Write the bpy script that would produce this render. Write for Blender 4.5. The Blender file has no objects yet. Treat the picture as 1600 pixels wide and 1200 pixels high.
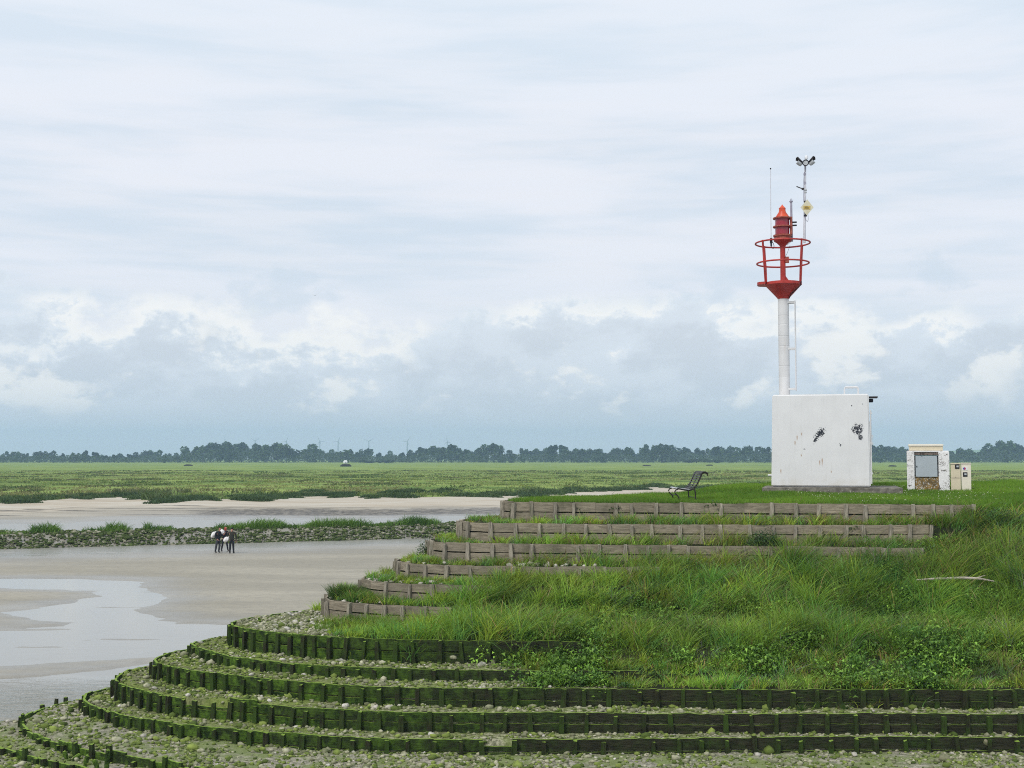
import bpy, bmesh, math, random
import numpy as np
from mathutils import Vector, Matrix, Euler

random.seed(7)
rng = np.random.default_rng(11)
scene = bpy.context.scene
COL = scene.collection
pi = math.pi

# ------------------------------------------------------------------ camera geometry
F = 2000.0            # focal length in photo pixels (1600 wide)
H = 6.5               # eye height above the tidal sand
HOR = 716.0           # horizon row
TH = math.atan((HOR - 600.0) / F)
cT, sT = math.cos(TH), math.sin(TH)

def ray(px, py):
    u, v = (px - 800.0) / F, (600.0 - py) / F
    return u, cT - v * sT, sT + v * cT

def U(px, py, d):
    x, y, z = ray(px, py)
    k = d / y
    return Vector((x * k, d, H + z * k))

def UZ(px, py, z):
    x, y, dz = ray(px, py)
    k = (z - H) / dz
    return Vector((x * k, y * k, z))

def proj(x, y, z):
    """world -> photo pixel (numpy friendly)"""
    zc = (z - H)
    fwd = y * cT + zc * sT
    up = -y * sT + zc * cT
    return 800 + F * x / fwd, 600 - F * up / fwd

# ------------------------------------------------------------------ noise (numpy)
def _hash(ix, iy, seed):
    n = (ix.astype(np.int64) * 374761393 + iy.astype(np.int64) * 668265263 + seed * 1274126177) & 0x7fffffff
    n = ((n ^ (n >> 13)) * 1274126177) & 0x7fffffff
    return ((n ^ (n >> 16)) & 0xffff) / 65535.0

def vnoise(x, y, seed=0):
    x = np.asarray(x, float); y = np.asarray(y, float)
    ix, iy = np.floor(x), np.floor(y)
    fx, fy = x - ix, y - iy
    fx = fx * fx * (3 - 2 * fx); fy = fy * fy * (3 - 2 * fy)
    a = _hash(ix, iy, seed); b = _hash(ix + 1, iy, seed)
    c = _hash(ix, iy + 1, seed); d = _hash(ix + 1, iy + 1, seed)
    return (a * (1 - fx) + b * fx) * (1 - fy) + (c * (1 - fx) + d * fx) * fy

def fbm(x, y, seed=0, oct=4):
    s, a, t = 0, 1.0, 0
    for k in range(oct):
        s = s + a * vnoise(np.asarray(x) * 2 ** k + 17.3 * k, np.asarray(y) * 2 ** k - 9.1 * k, seed + k)
        t += a; a *= .5
    return s / t

def sst(a, b, x):
    t = np.clip((x - a) / (b - a), 0, 1)
    return t * t * (3 - 2 * t)

# ------------------------------------------------------------------ object helpers
def tag(o, label=None, cat=None, group=None, kind=None):
    if label: o['label'] = label
    if cat: o['category'] = cat
    if group: o['group'] = group
    if kind: o['kind'] = kind
    return o

def link(o, parent=None):
    COL.objects.link(o)
    if parent is not None: o.parent = parent
    return o

def empty(name, loc=(0, 0, 0), rz=0.0):
    o = bpy.data.objects.new(name, None)
    o.location = loc; o.rotation_euler = (0, 0, rz)
    o.empty_display_size = .1
    return link(o)

def mesh_np(name, verts, quads=None, tris=None, mat=None, parent=None, col=None, smooth=False):
    me = bpy.data.meshes.new(name)
    verts = np.asarray(verts, np.float32)
    nq = 0 if quads is None else len(quads)
    nt = 0 if tris is None else len(tris)
    me.vertices.add(len(verts)); me.vertices.foreach_set('co', verts.ravel())
    loops = []
    if nq: loops.append(np.asarray(quads, np.int32).ravel())
    if nt: loops.append(np.asarray(tris, np.int32).ravel())
    loops = np.concatenate(loops)
    me.loops.add(len(loops)); me.loops.foreach_set('vertex_index', loops)
    me.polygons.add(nq + nt)
    starts = np.concatenate([np.arange(nq) * 4, nq * 4 + np.arange(nt) * 3]).astype(np.int32)
    me.polygons.foreach_set('loop_start', starts)
    if smooth:
        me.polygons.foreach_set('use_smooth', np.ones(nq + nt, bool))
    me.update(calc_edges=True)
    if col is not None:
        at = me.attributes.new('tint', 'FLOAT_COLOR', 'POINT')
        c = np.ones((len(verts), 4), np.float32); c[:, :3] = col
        at.data.foreach_set('color', c.ravel())
    if mat: me.materials.append(mat)
    o = bpy.data.objects.new(name, me)
    return link(o, parent)

class MB:
    """collects simple shapes; build() links them as ONE mesh object"""
    def __init__(s): s.v = []; s.f = []
    def add(s, vs, fs):
        b = len(s.v); s.v += [tuple(p) for p in vs]; s.f += [tuple(i + b for i in f) for f in fs]
    def box(s, c, size, rot=None, bev=0.0):
        hx, hy, hz = size[0] / 2, size[1] / 2, size[2] / 2
        if bev > 0:
            bm = bmesh.new(); bmesh.ops.create_cube(bm, size=1)
            for v in bm.verts: v.co = Vector((v.co.x * 2 * hx, v.co.y * 2 * hy, v.co.z * 2 * hz))
            bmesh.ops.bevel(bm, geom=bm.edges[:], offset=bev, segments=2, affect='EDGES', profile=.6)
            bm.verts.index_update()
            vs = [v.co.copy() for v in bm.verts]; fs = [[v.index for v in f.verts] for f in bm.faces]
            bm.free()
        else:
            vs = [Vector((x, y, z)) for x in (-hx, hx) for y in (-hy, hy) for z in (-hz, hz)]
            fs = [(0, 1, 3, 2), (4, 6, 7, 5), (0, 4, 5, 1), (2, 3, 7, 6), (0, 2, 6, 4), (1, 5, 7, 3)]
        M = Euler(rot).to_matrix() if rot is not None else Matrix.Identity(3)
        s.add([M @ v + Vector(c) for v in vs], fs)
        return s
    def tube(s, pts, r, n=8, cap=True):
        pts = [Vector(p) for p in pts]
        rs = r if isinstance(r, (list, tuple)) else [r] * len(pts)
        rings = []
        up = Vector((0, 0, 1))
        for i, p in enumerate(pts):
            t = (pts[min(i + 1, len(pts) - 1)] - pts[max(i - 1, 0)]).normalized()
            a = t.cross(up)
            if a.length < 1e-3: a = t.cross(Vector((0, 1, 0)))
            a.normalize(); b = t.cross(a)
            rings.append([p + (a * math.cos(2 * pi * k / n) + b * math.sin(2 * pi * k / n)) * rs[i] for k in range(n)])
        vs = [q for g in rings for q in g]; fs = []
        for i in range(len(pts) - 1):
            for k in range(n):
                fs.append((i * n + k, i * n + (k + 1) % n, (i + 1) * n + (k + 1) % n, (i + 1) * n + k))
        if cap:
            fs.append(tuple(range(n))[::-1]); fs.append(tuple((len(pts) - 1) * n + k for k in range(n)))
        s.add(vs, fs); return s
    def lathe(s, prof, c=(0, 0, 0), n=32):
        """prof: list of (r,z) from bottom to top"""
        c = Vector(c); vs = []; fs = []
        for r, z in prof:
            for k in range(n):
                a = 2 * pi * k / n
                vs.append(c + Vector((r * math.cos(a), r * math.sin(a), z)))
        for i in range(len(prof) - 1):
            for k in range(n):
                fs.append((i * n + k, i * n + (k + 1) % n, (i + 1) * n + (k + 1) % n, (i + 1) * n + k))
        fs.append(tuple(range(n))[::-1]); fs.append(tuple((len(prof) - 1) * n + k for k in range(n)))
        s.add(vs, fs); return s
    def ring(s, c, R, r, n=48, m=8):
        c = Vector(c); vs = []; fs = []
        for i in range(n):
            a = 2 * pi * i / n
            for k in range(m):
                b = 2 * pi * k / m
                q = R + r * math.cos(b)
                vs.append(c + Vector((q * math.cos(a), q * math.sin(a), r * math.sin(b))))
        for i in range(n):
            for k in range(m):
                fs.append((i * m + k, ((i + 1) % n) * m + k, ((i + 1) % n) * m + (k + 1) % m, i * m + (k + 1) % m))
        s.add(vs, fs); return s
    def build(s, name, mat, parent=None, smooth=False, loc=None):
        me = bpy.data.meshes.new(name)
        me.from_pydata([tuple(v) for v in s.v], [], s.f)
        me.update()
        if mat: me.materials.append(mat)
        if smooth:
            for p in me.polygons: p.use_smooth = True
            try: me.set_sharp_from_angle(angle=math.radians(40))
            except Exception: pass
        o = bpy.data.objects.new(name, me)
        if loc is not None: o.location = loc
        return link(o, parent)

# ------------------------------------------------------------------ node helpers
class G:
    def __init__(s, tree): s.t = tree
    def n(s, typ, props=None, **ins):
        nd = s.t.nodes.new(typ)
        for k, v in (props or {}).items(): setattr(nd, k, v)
        for k, v in ins.items():
            key = k.replace('_', ' ')
            sock = nd.inputs[int(k[1:])] if (k[0] == 'i' and k[1:].isdigit()) else nd.inputs[key]
            s.put(sock, v)
        return nd
    def put(s, sock, v):
        if hasattr(v, 'links') or isinstance(v, bpy.types.NodeSocket): s.t.links.new(v, sock)
        else: sock.default_value = v
    def m(s, op, a, b=0.0, c=0.0, clamp=False):
        nd = s.t.nodes.new('ShaderNodeMath'); nd.operation = op; nd.use_clamp = clamp
        for i, v in enumerate((a, b, c)): s.put(nd.inputs[i], v)
        return nd.outputs[0]
    def step(s, a, b, x):
        nd = s.t.nodes.new('ShaderNodeMapRange'); nd.interpolation_type = 'SMOOTHSTEP'
        s.put(nd.inputs[0], x); s.put(nd.inputs[1], a); s.put(nd.inputs[2], b)
        nd.inputs[3].default_value = 0; nd.inputs[4].default_value = 1
        return nd.outputs[0]
    def mix(s, f, a, b, mode='MIX'):
        nd = s.t.nodes.new('ShaderNodeMix'); nd.data_type = 'RGBA'; nd.blend_type = mode
        s.put(nd.inputs[0], f)
        for i, v in ((6, a), (7, b)):
            if isinstance(v, tuple) and len(v) == 3: v = v + (1,)
            s.put(nd.inputs[i], v)
        return nd.outputs[2]
    def noise(s, vec, scale, detail=4.0, rough=.55, dist=0.0):
        nd = s.t.nodes.new('ShaderNodeTexNoise')
        s.put(nd.inputs['Vector'], vec)
        nd.inputs['Scale'].default_value = scale; nd.inputs['Detail'].default_value = detail
        nd.inputs['Roughness'].default_value = rough; nd.inputs['Distortion'].default_value = dist
        return nd.outputs['Fac']
    def mapv(s, vec, scale=(1, 1, 1), loc=(0, 0, 0), rot=(0, 0, 0)):
        nd = s.t.nodes.new('ShaderNodeMapping')
        s.put(nd.inputs[0], vec); nd.inputs['Location'].default_value = loc
        nd.inputs['Rotation'].default_value = rot; nd.inputs['Scale'].default_value = scale
        return nd.outputs[0]
    def pos(s): return s.t.nodes.new('ShaderNodeNewGeometry').outputs['Position']
    def obj(s): return s.t.nodes.new('ShaderNodeTexCoord').outputs['Object']
    def rnd(s): return s.t.nodes.new('ShaderNodeObjectInfo').outputs['Random']
    def attr(s, name='tint'):
        nd = s.t.nodes.new('ShaderNodeAttribute'); nd.attribute_name = name; return nd
    def sep(s, v):
        nd = s.t.nodes.new('ShaderNodeSeparateXYZ'); s.put(nd.inputs[0], v); return nd.outputs
    def bump(s, h, strength=.5, dist=.02):
        nd = s.t.nodes.new('ShaderNodeBump'); nd.inputs['Strength'].default_value = strength
        nd.inputs['Distance'].default_value = dist; s.put(nd.inputs['Height'], h); return nd.outputs[0]

def material(name, fn):
    m = bpy.data.materials.new(name); m.use_nodes = True
    t = m.node_tree
    for nd in list(t.nodes): t.nodes.remove(nd)
    g = G(t)
    out = t.nodes.new('ShaderNodeOutputMaterial')
    sh = fn(g)
    t.links.new(sh, out.inputs['Surface'])
    return m

def princ(g, color, rough=.8, normal=None, spec=.3, metallic=0.0):
    nd = g.t.nodes.new('ShaderNodeBsdfPrincipled')
    if isinstance(color, tuple) and len(color) == 3: color = color + (1,)
    g.put(nd.inputs['Base Color'], color); g.put(nd.inputs['Roughness'], rough)
    nd.inputs['Specular IOR Level'].default_value = spec
    nd.inputs['Metallic'].default_value = metallic
    if normal is not None: g.put(nd.inputs['Normal'], normal)
    return nd.outputs[0]

def simple(name, color, rough=.6, var=.25, scale=6.0, spec=.3, metallic=0.0, bumpy=.15):
    def fn(g):
        p = g.obj(); n = g.noise(p, scale, 5)
        dark = tuple(c * (1 - var) for c in color)
        c = g.mix(g.step(.3, .7, n), dark, color)
        nm = g.bump(g.noise(p, scale * 6, 3), bumpy, .01)
        return princ(g, c, rough, nm, spec, metallic)
    return material(name, fn)

def leafy(name, trans=.35, rough=.6):
    def fn(g):
        a = g.attr('tint').outputs['Color']
        if name == 'far_foliage':
            rr = g.rnd()
            a = g.mix(1.0, a, g.mix(rr, (.55, .62, .75), (1.75, 1.65, 1.15)), 'MULTIPLY')
        d = g.n('ShaderNodeBsdfPrincipled', Base_Color=a, Roughness=rough)
        d.inputs['Specular IOR Level'].default_value = .25
        t = g.n('ShaderNodeBsdfTranslucent', Color=g.mix(1.0, a, (1.15, 1.1, .6), 'MULTIPLY'))
        mx = g.n('ShaderNodeMixShader'); mx.inputs[0].default_value = trans
        g.t.links.new(d.outputs[0], mx.inputs[1]); g.t.links.new(t.outputs[0], mx.inputs[2])
        return mx.outputs[0]
    return material(name, fn)

M = {}
M['grass'] = leafy('grass_blades', .35)
M['leaf'] = leafy('weed_leaves', .25, .45)
M['tree'] = leafy('far_foliage', .2)

def f_woodgrey(g):
    p = g.pos()
    gr = g.noise(g.mapv(p, (1.3, 1.3, 9)), 2.2, 6, .7, .6)
    bl = g.noise(p, 1.3, 4)
    fine = g.noise(g.mapv(p, (4, 4, 60)), 3.0, 3)
    isl = g.t.nodes.new('ShaderNodeNewGeometry').outputs['Random Per Island']
    c = g.mix(g.step(.25, .75, gr), (.155, .132, .092), (.42, .362, .268))
    c = g.mix(g.m('MULTIPLY', isl, .55), c, (.165, .148, .112))
    c = g.mix(g.m('MULTIPLY', g.step(.5, .75, bl), .65), c, (.10, .095, .06))
    c = g.mix(g.m('MULTIPLY', g.step(.62, .8, g.noise(p, .55, 5)), .5), c, (.07, .10, .035))
    c = g.mix(g.m('MULTIPLY', g.rnd(), .25), c, (.10, .08, .07))
    nm = g.bump(g.m('ADD', gr, g.m('MULTIPLY', fine, .6)), .7, .02)
    return princ(g, c, .9, nm, .15)
M['wood_grey'] = material('weathered_wood', f_woodgrey)

def f_woodmoss(g):
    p = g.pos()
    gr = g.noise(g.mapv(p, (2, 2, 14)), 2.2, 6, .65)
    n1 = g.noise(p, 1.1, 5); n2 = g.noise(p, 5.0, 5, .7)
    sx = g.sep(p)[0]
    # algae thins along the wall; lit left tips and shaded front painted in
    k = g.step(3.0, -8.5, sx)
    wood = g.mix(g.step(.3, .7, gr), (.009, .009, .005), (.040, .038, .021))
    moss = g.mix(g.step(.35, .7, n2), (.009, .024, .003), g.mix(k, (.038, .080, .009), (.100, .190, .016)))
    f = g.step(.30, .66, g.m('ADD', g.m('ADD', g.m('MULTIPLY', n1, .5), g.m('MULTIPLY', n2, .32)), g.m('MULTIPLY', k, .42)))
    isl = g.t.nodes.new('ShaderNodeNewGeometry').outputs['Random Per Island']
    c = g.mix(g.m('MULTIPLY', f, g.m('ADD', .62, g.m('MULTIPLY', isl, .38))), wood, moss)
    nz = g.sep(g.t.nodes.new('ShaderNodeNewGeometry').outputs['Normal'])[2]
    c = g.mix(g.m('MULTIPLY', g.step(.4, .9, nz), .9), c, (.20, .30, .045))
    nm = g.bump(g.m('ADD', gr, n2), .8, .03)
    return princ(g, c, .85, nm, .2)
M['wood_moss'] = material('algae_covered_wood', f_woodmoss)
def f_postmoss(g):  # darker than the boards: side shading of the posts painted into the colour
    p = g.pos(); n1 = g.noise(p, 2.2, 5, .65); gr = g.noise(g.mapv(p, (14, 14, 2)), 2.0, 5, .65)
    c = g.mix(g.step(.3, .7, gr), (.010, .011, .006), (.036, .036, .018))
    c = g.mix(g.m('MULTIPLY', g.step(.36, .66, n1), .85), c, (.036, .070, .010))
    nz = g.sep(g.t.nodes.new('ShaderNodeNewGeometry').outputs['Normal'])[2]
    c = g.mix(g.m('MULTIPLY', g.step(.4, .9, nz), .9), c, (.20, .30, .045))
    return princ(g, c, .9, g.bump(gr, .8, .03), .15)
M['post_moss'] = material('algae_shaded_post', f_postmoss)
def f_postgrey(g):
    p = g.pos(); gr = g.noise(g.mapv(p, (18, 18, 2)), 2.0, 6, .65); n = g.noise(p, 1.5, 4)
    c = g.mix(g.step(.3, .7, gr), (.15, .135, .10), (.46, .41, .325))
    c = g.mix(g.m('MULTIPLY', g.rnd(), .45), c, (.10, .085, .07))
    c = g.mix(g.m('MULTIPLY', g.step(.5, .75, n), .4), c, (.08, .10, .04))
    return princ(g, c, .9, g.bump(gr, .8, .02), .15)
M['post_grey'] = material('weathered_post', f_postgrey)

def f_stone(g):
    a = g.attr('tint').outputs['Color']; p = g.pos()
    n = g.noise(p, 14, 4); n2 = g.noise(p, 3.0, 3)
    c = g.mix(g.m('MULTIPLY', g.step(.42, .62, n), .75), a, g.mix(.5, a, (.06, .09, .02)))
    c = g.mix(g.m('MULTIPLY', g.step(.45, .7, n2), .55), c, (.062, .088, .022))
    return princ(g, c, .85, g.bump(n, .5, .02), .2)
M['stone'] = material('algae_specked_stone', f_stone)

def f_mound(g):
    p = g.pos(); a = g.attr('tint')
    s = g.n('ShaderNodeSeparateColor', Color=a.outputs['Color'])
    n1 = g.noise(p, 1.2, 5); n2 = g.noise(p, 9, 5, .7); n3 = g.noise(p, 30, 3)
    soil = g.mix(g.step(.35, .65, n1), (.016, .022, .008), (.040, .044, .017))
    sx = g.sep(p)[0]
    mud = g.mix(g.step(.40, .64, n2), (.085, .095, .035), g.mix(g.step(-6, 1, sx), (.27, .28, .13), (.48, .46, .31)))
    mud = g.mix(g.m('MULTIPLY', g.step(.42, .62, n1), g.m('SUBTRACT', .85, g.m('MULTIPLY', g.step(-6, 1, sx), .45))), mud, (.190, .240, .055))
    mud = g.mix(g.step(.45, .7, n3), mud, g.mix(.5, mud, (.09, .14, .03)))
    flat = g.mix(g.step(.40, .62, n2), (.17, .165, .12), (.40, .37, .29))
    flat = g.mix(g.m('MULTIPLY', g.step(.42, .60, n1), .8), flat, (.16, .21, .055))
    mud = g.mix(s.outputs[1], mud, flat)
    c = g.mix(s.outputs[0], mud, soil)
    return princ(g, c, .9, g.bump(g.m('ADD', n2, n3), .9, .04), .15)
M['mound'] = material('terrace_earth', f_mound)

def f_sand(g):
    p = g.pos(); a = g.attr('tint')
    s = g.n('ShaderNodeSeparateColor', Color=a.outputs['Color'])   # r: mud, g: dune pale, b: wet
    n1 = g.noise(g.mapv(p, (.25, 1, 1)), .22, 5, .6); n2 = g.noise(p, 2.0, 5, .7); n3 = g.noise(p, 9.0, 3)
    rip = g.noise(g.mapv(p, (.35, 2.6, 1)), 2.2, 3, .6)
    wet = s.outputs[2]
    c = g.mix(g.step(.35, .68, n1), (.285, .260, .200), (.375, .342, .265))
    c = g.mix(g.m('MULTIPLY', g.step(.42, .68, n2), .45), c, (.215, .20, .17))
    c = g.mix(s.outputs[1], c, g.mix(g.step(.3, .7, n1), (.40, .335, .245), (.50, .455, .375)))
    c = g.mix(g.m('MULTIPLY', wet, .45), c, (.17, .165, .155))
    mudc = g.mix(g.step(.42, .6, g.noise(p, 1.1, 5, .75)), (.060, .052, .042), (.22, .195, .155))
    c = g.mix(s.outputs[0], c, mudc)
    r = g.m('SUBTRACT', .85, g.m('MULTIPLY', wet, .55))
    nm = g.bump(g.m('ADD', rip, g.m('MULTIPLY', n3, .6)), .6, .06)
    return princ(g, c, r, nm, .35)
M['sand'] = material('tidal_sand', f_sand)

def f_water(g):
    p = g.pos()
    sy = g.sep(p)
    w1 = g.noise(g.mapv(p, (1.0, 2.2, 1), rot=(0, 0, .35)), 1.1, 4, .6, .3)
    near = g.step(39, 34, sy[1]); far = g.step(80, 92, sy[1])
    h = g.m('MULTIPLY', w1, g.m('ADD', g.m('ADD', g.m('MULTIPLY', near, 3.2), g.m('MULTIPLY', far, .35)), .05))
    c = g.mix(g.noise(p, .15, 3), (.20, .19, .155), (.26, .245, .20))
    nd = princ(g, c, g.m('ADD', .09, g.m('MULTIPLY', far, .16)), g.bump(h, .6, .16), .5)
    return nd
M['water'] = material('silty_water', f_water)

def f_marsh(g):
    p = g.pos()
    n0 = g.noise(g.mapv(p, (.25, 1, 1)), .02, 4, .6); n1 = g.noise(g.mapv(p, (.35, 1, 1)), .09, 5, .65); n2 = g.noise(p, .7, 5, .7)
    c = g.mix(g.step(.33, .68, n1), (.115, .190, .044), (.285, .355, .092))
    c = g.mix(g.m('MULTIPLY', g.step(.52, .7, n0), .5), c, (.25, .26, .10))
    c = g.mix(g.m('MULTIPLY', g.step(.5, .72, n2), .35), c, (.17, .165, .08))
    c = g.mix(g.m('MULTIPLY', g.step(.58, .7, g.noise(g.mapv(p, (.3, 1, 1)), .05, 4)), .55), c, (.030, .062, .022))
    return princ(g, c, .95, g.bump(n2, .8, .4), .05)
M['marsh'] = material('salt_marsh_turf', f_marsh)

def f_white(g):
    """white paint of the hut: rust runs, grime, and patches where it has flaked to black primer"""
    p = g.obj(); s = g.sep(p)
    n = g.noise(p, 1.4, 5); nf = g.noise(p, 20, 5, .72); nr = g.noise(g.mapv(p, (9, 9, .9)), 1.0, 4, .6)
    c = g.mix(g.step(.3, .75, n), (.665, .663, .655), (.715, .713, .705))
    c = g.mix(g.m('MULTIPLY', g.step(.52, .85, nr), .30), c, (.47, .455, .41))
    c = g.mix(g.m('MULTIPLY', g.step(.45, .0, s[2]), g.m('MULTIPLY', g.step(.4, .65, g.noise(p, 3, 4)), .35)), c, (.48, .44, .34))
    front = g.step(.1, .0, s[1])
    msk = None
    for (cx, cz, ra, rb, an) in ((.0, 1.79, .34, .17, .75), (-.14, 1.58, .19, .07, 1.0), (1.22, 1.90, .27, .27, 0), (1.30, 1.66, .12, .15, .3), (.66, 1.40, .045, .085, .2), (-.52, 1.25, .045, .035, .3), (1.05, 2.7, .03, .03, 0), (1.4, 2.75, .03, .03, 0)):
        dx = g.m('SUBTRACT', s[0], cx); dz = g.m('SUBTRACT', s[2], cz)
        ca, sa = math.cos(an), math.sin(an)
        a = g.m('DIVIDE', g.m('ADD', g.m('MULTIPLY', dx, ca), g.m('MULTIPLY', dz, sa)), ra)
        b = g.m('DIVIDE', g.m('SUBTRACT', g.m('MULTIPLY', dz, ca), g.m('MULTIPLY', dx, sa)), rb)
        d = g.m('SQRT', g.m('ADD', g.m('MULTIPLY', a, a), g.m('MULTIPLY', b, b)))
        k = g.step(1.25, .25, d)
        msk = k if msk is None else g.m('MAXIMUM', msk, k)
    f = g.step(.57, .59, g.m('ADD', g.m('ADD', g.m('MULTIPLY', nf, 1.5), g.m('MULTIPLY', g.noise(g.mapv(p, (1, 1, .6)), 8, 3), .6)), g.m('SUBTRACT', g.m('MULTIPLY', msk, .32), .715)))
    f = g.m('MULTIPLY', g.m('MULTIPLY', f, front), g.step(.02, .1, msk))
    rust = None
    for (cx, cz, ln) in ((-.02, .85, .18), (.06, .92, .3), (-.75, 1.68, .16), (-.6, 1.78, .1), (-.82, 1.5, .14), (-1.3, .55, .15), (-.62, 1.05, .06), (.35, .5, .05)):
        dx = g.m('ABSOLUTE', g.m('SUBTRACT', g.m('ADD', s[0], g.m('MULTIPLY', g.m('SUBTRACT', nf, .5), .05)), cx)); dz = g.m('SUBTRACT', s[2], cz)
        k = g.m('MULTIPLY', g.step(.028, .004, dx), g.m('MULTIPLY', g.step(-ln, -ln * .2, dz), g.step(.05, .0, dz)))
        rust = k if rust is None else g.m('MAXIMUM', rust, k)
    c = g.mix(g.m('MULTIPLY', g.m('MULTIPLY', rust, front), .75), c, (.33, .17, .055))
    c = g.mix(f, c, (.018, .022, .032))
    return princ(g, c, .55, g.bump(g.m('SUBTRACT', n, f), .25, .01), .35)
M['white_hut'] = material('flaking_white_paint', f_white)

def f_col(g):
    p = g.obj(); s = g.sep(p)
    n = g.noise(p, 2, 5); nr = g.noise(g.mapv(p, (10, 10, .8)), 1.0, 4)
    c = g.mix(g.step(.3, .7, n), (.585, .58, .575), (.66, .655, .65))
    c = g.mix(g.m('MULTIPLY', g.step(.55, .75, nr), .25), c, (.55, .47, .40))
    c = g.mix(g.m('MULTIPLY', g.step(.76, .80, g.noise(p, 9, 3)), .8), c, (.25, .13, .06))
    return princ(g, c, .5, None, .35)
M['white_paint'] = material('grimy_white_paint', f_col)

def f_red(g):
    p = g.obj(); n = g.noise(p, 3, 5); n2 = g.noise(p, 16, 5, .7)
    c = g.mix(g.step(.3, .7, n), (.35, .026, .021), (.47, .042, .030))
    c = g.mix(g.m('MULTIPLY', g.step(.55, .7, n2), .6), c, (.20, .05, .03))
    c = g.mix(g.m('MULTIPLY', g.step(.5, .75, g.noise(g.mapv(p, (6, 6, .7)), 1.5, 4)), .45), c, (.17, .03, .022))
    return princ(g, c, .5, g.bump(n2, .1, .01), .35)
M['red'] = material('weathered_red_paint', f_red)
def f_redroof(g):
    p = g.obj(); n = g.noise(p, 4, 5)
    return princ(g, g.mix(g.step(.3, .7, n), (.56, .060, .020), (.68, .095, .030)), .45, None, .4)
M['red_bright'] = material('bright_red_paint', f_redroof)
def f_redrust(g):
    p = g.obj(); n = g.noise(p, 11, 5, .7)
    c = g.mix(g.step(.4, .6, n), (.27, .045, .03), (.33, .095, .06))
    return princ(g, g.mix(g.step(.66, .7, n), c, (.5, .42, .34)), .6, None, .3)
M['red_rust'] = material('rusty_red_paint', f_redrust)
def f_glass(g):
    p = g.obj(); s = g.sep(p)
    nd = g.n('ShaderNodeBsdfPrincipled', Base_Color=(.30, .006, .022, 1), Roughness=.08)
    nd.inputs['Coat Weight'].default_value = .5
    w = g.t.nodes.new('ShaderNodeTexWave'); w.bands_direction = 'Z'
    w.inputs['Scale'].default_value = 14; g.put(w.inputs['Vector'], p)
    g.put(nd.inputs['Normal'], g.bump(w.outputs['Fac'], .3, .01))
    return nd.outputs[0]
M['red_glass'] = material('red_lens_glass', f_glass)

M['dark_metal'] = simple('dark_iron', (.035, .028, .026), .5, .4, 8, .4, .3)
M['black'] = simple('black_rubber', (.012, .013, .02), .45, .2)
M['pole_white'] = simple('pale_pole_paint', (.62, .62, .66), .45, .2, 5)
M['rod_grey'] = simple('grey_rod', (.36, .35, .42), .45, .25, 6)
M['cam_grey'] = simple('camera_housing_grey', (.52, .54, .55), .4, .3, 12)
M['cream_dish'] = simple('cream_antenna_plastic', (.62, .58, .42), .45, .12, 5)
M['sticker_yellow'] = simple('yellow_sticker', (.55, .40, .10), .5, .2, 20)
M['ink'] = simple('dark_ink', (.06, .03, .02), .6, .2, 20)
M['concrete'] = simple('stained_concrete', (.26, .24, .20), .9, .6, 5, .15, 0, .5)
M['cream'] = simple('cream_plastic', (.66, .58, .42), .5, .10, 4)
M['cream_light'] = simple('pale_cream_plastic', (.76, .70, .58), .5, .08, 4)
M['cabinet'] = simple('grey_steel_door', (.40, .45, .48), .4, .08, 2.5, .4)
M['skin'] = simple('skin', (.50, .25, .18), .6, .1)
M['cloth_black'] = simple('black_jacket_cloth', (.014, .016, .022), .85, .3)
M['cloth_olive'] = simple('dark_olive_jacket_cloth', (.032, .032, .022), .85, .3)
M['cloth_navy'] = simple('dark_navy_cloth', (.020, .022, .032), .85, .3)
M['jeans'] = simple('dark_grey_trousers', (.055, .058, .068), .85, .35)
M['trouser_black'] = simple('black_trousers', (.016, .018, .024), .85, .3)
M['boot'] = simple('rubber_boot', (.016, .018, .018), .5, .2)
M['hair'] = simple('dark_hair', (.022, .014, .010), .7, .2)
M['cloth_red'] = simple('red_hood_cloth', (.42, .04, .035), .85, .25)
M['sack'] = simple('white_sack_cloth', (.78, .76, .75), .7, .10, 5, .3, 0, .5)
M['bark'] = simple('bark', (.05, .04, .03), .95, .4)
M['turbine'] = simple('turbine_grey_white', (.36, .39, .43), .5, .05)
M['drift'] = simple('bleached_driftwood', (.50, .43, .38), .9, .35, 9)
M['hide'] = simple('dark_turf_and_boards', (.045, .040, .032), .95, .5, .8)
M['far_white'] = simple('far_white_wall', (.75, .75, .75), .6, .05)
M['far_roof'] = simple('far_slate_roof', (.20, .21, .23), .7, .1)
M['petal'] = simple('white_petal', (.75, .75, .62), .7, .1)

def f_peel(g):
    p = g.obj(); n = g.noise(p, 4.5, 6, .7, .6); n2 = g.noise(p, 12, 5, .7)
    c = g.mix(g.step(.25, .7, n2), (.70, .69, .67), (.82, .81, .80))
    line = g.m('MULTIPLY', g.step(.014, .006, g.m('ABSOLUTE', g.m('SUBTRACT', n, .47))), g.step(.45, .55, g.noise(p, 3.0, 2)))
    bare = g.step(.59, .605, n)
    c = g.mix(g.m('MAXIMUM', line, bare), c, g.mix(g.step(.4, .6, n2), (.055, .048, .042), (.17, .14, .12)))
    return princ(g, c, .85, g.bump(g.m('SUBTRACT', n2, bare), .4, .02), .2)
M['peeling'] = material('peeling_whitewash', f_peel)
def f_brick(g):
    p = g.obj(); n = g.noise(p, 9, 5, .7)
    c = g.mix(g.step(.4, .6, n), (.055, .045, .04), (.20, .16, .135))
    return princ(g, c, .9, g.bump(n, .6, .02), .15)
M['oldbrick'] = material('bare_old_brickwork', f_brick)
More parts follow.
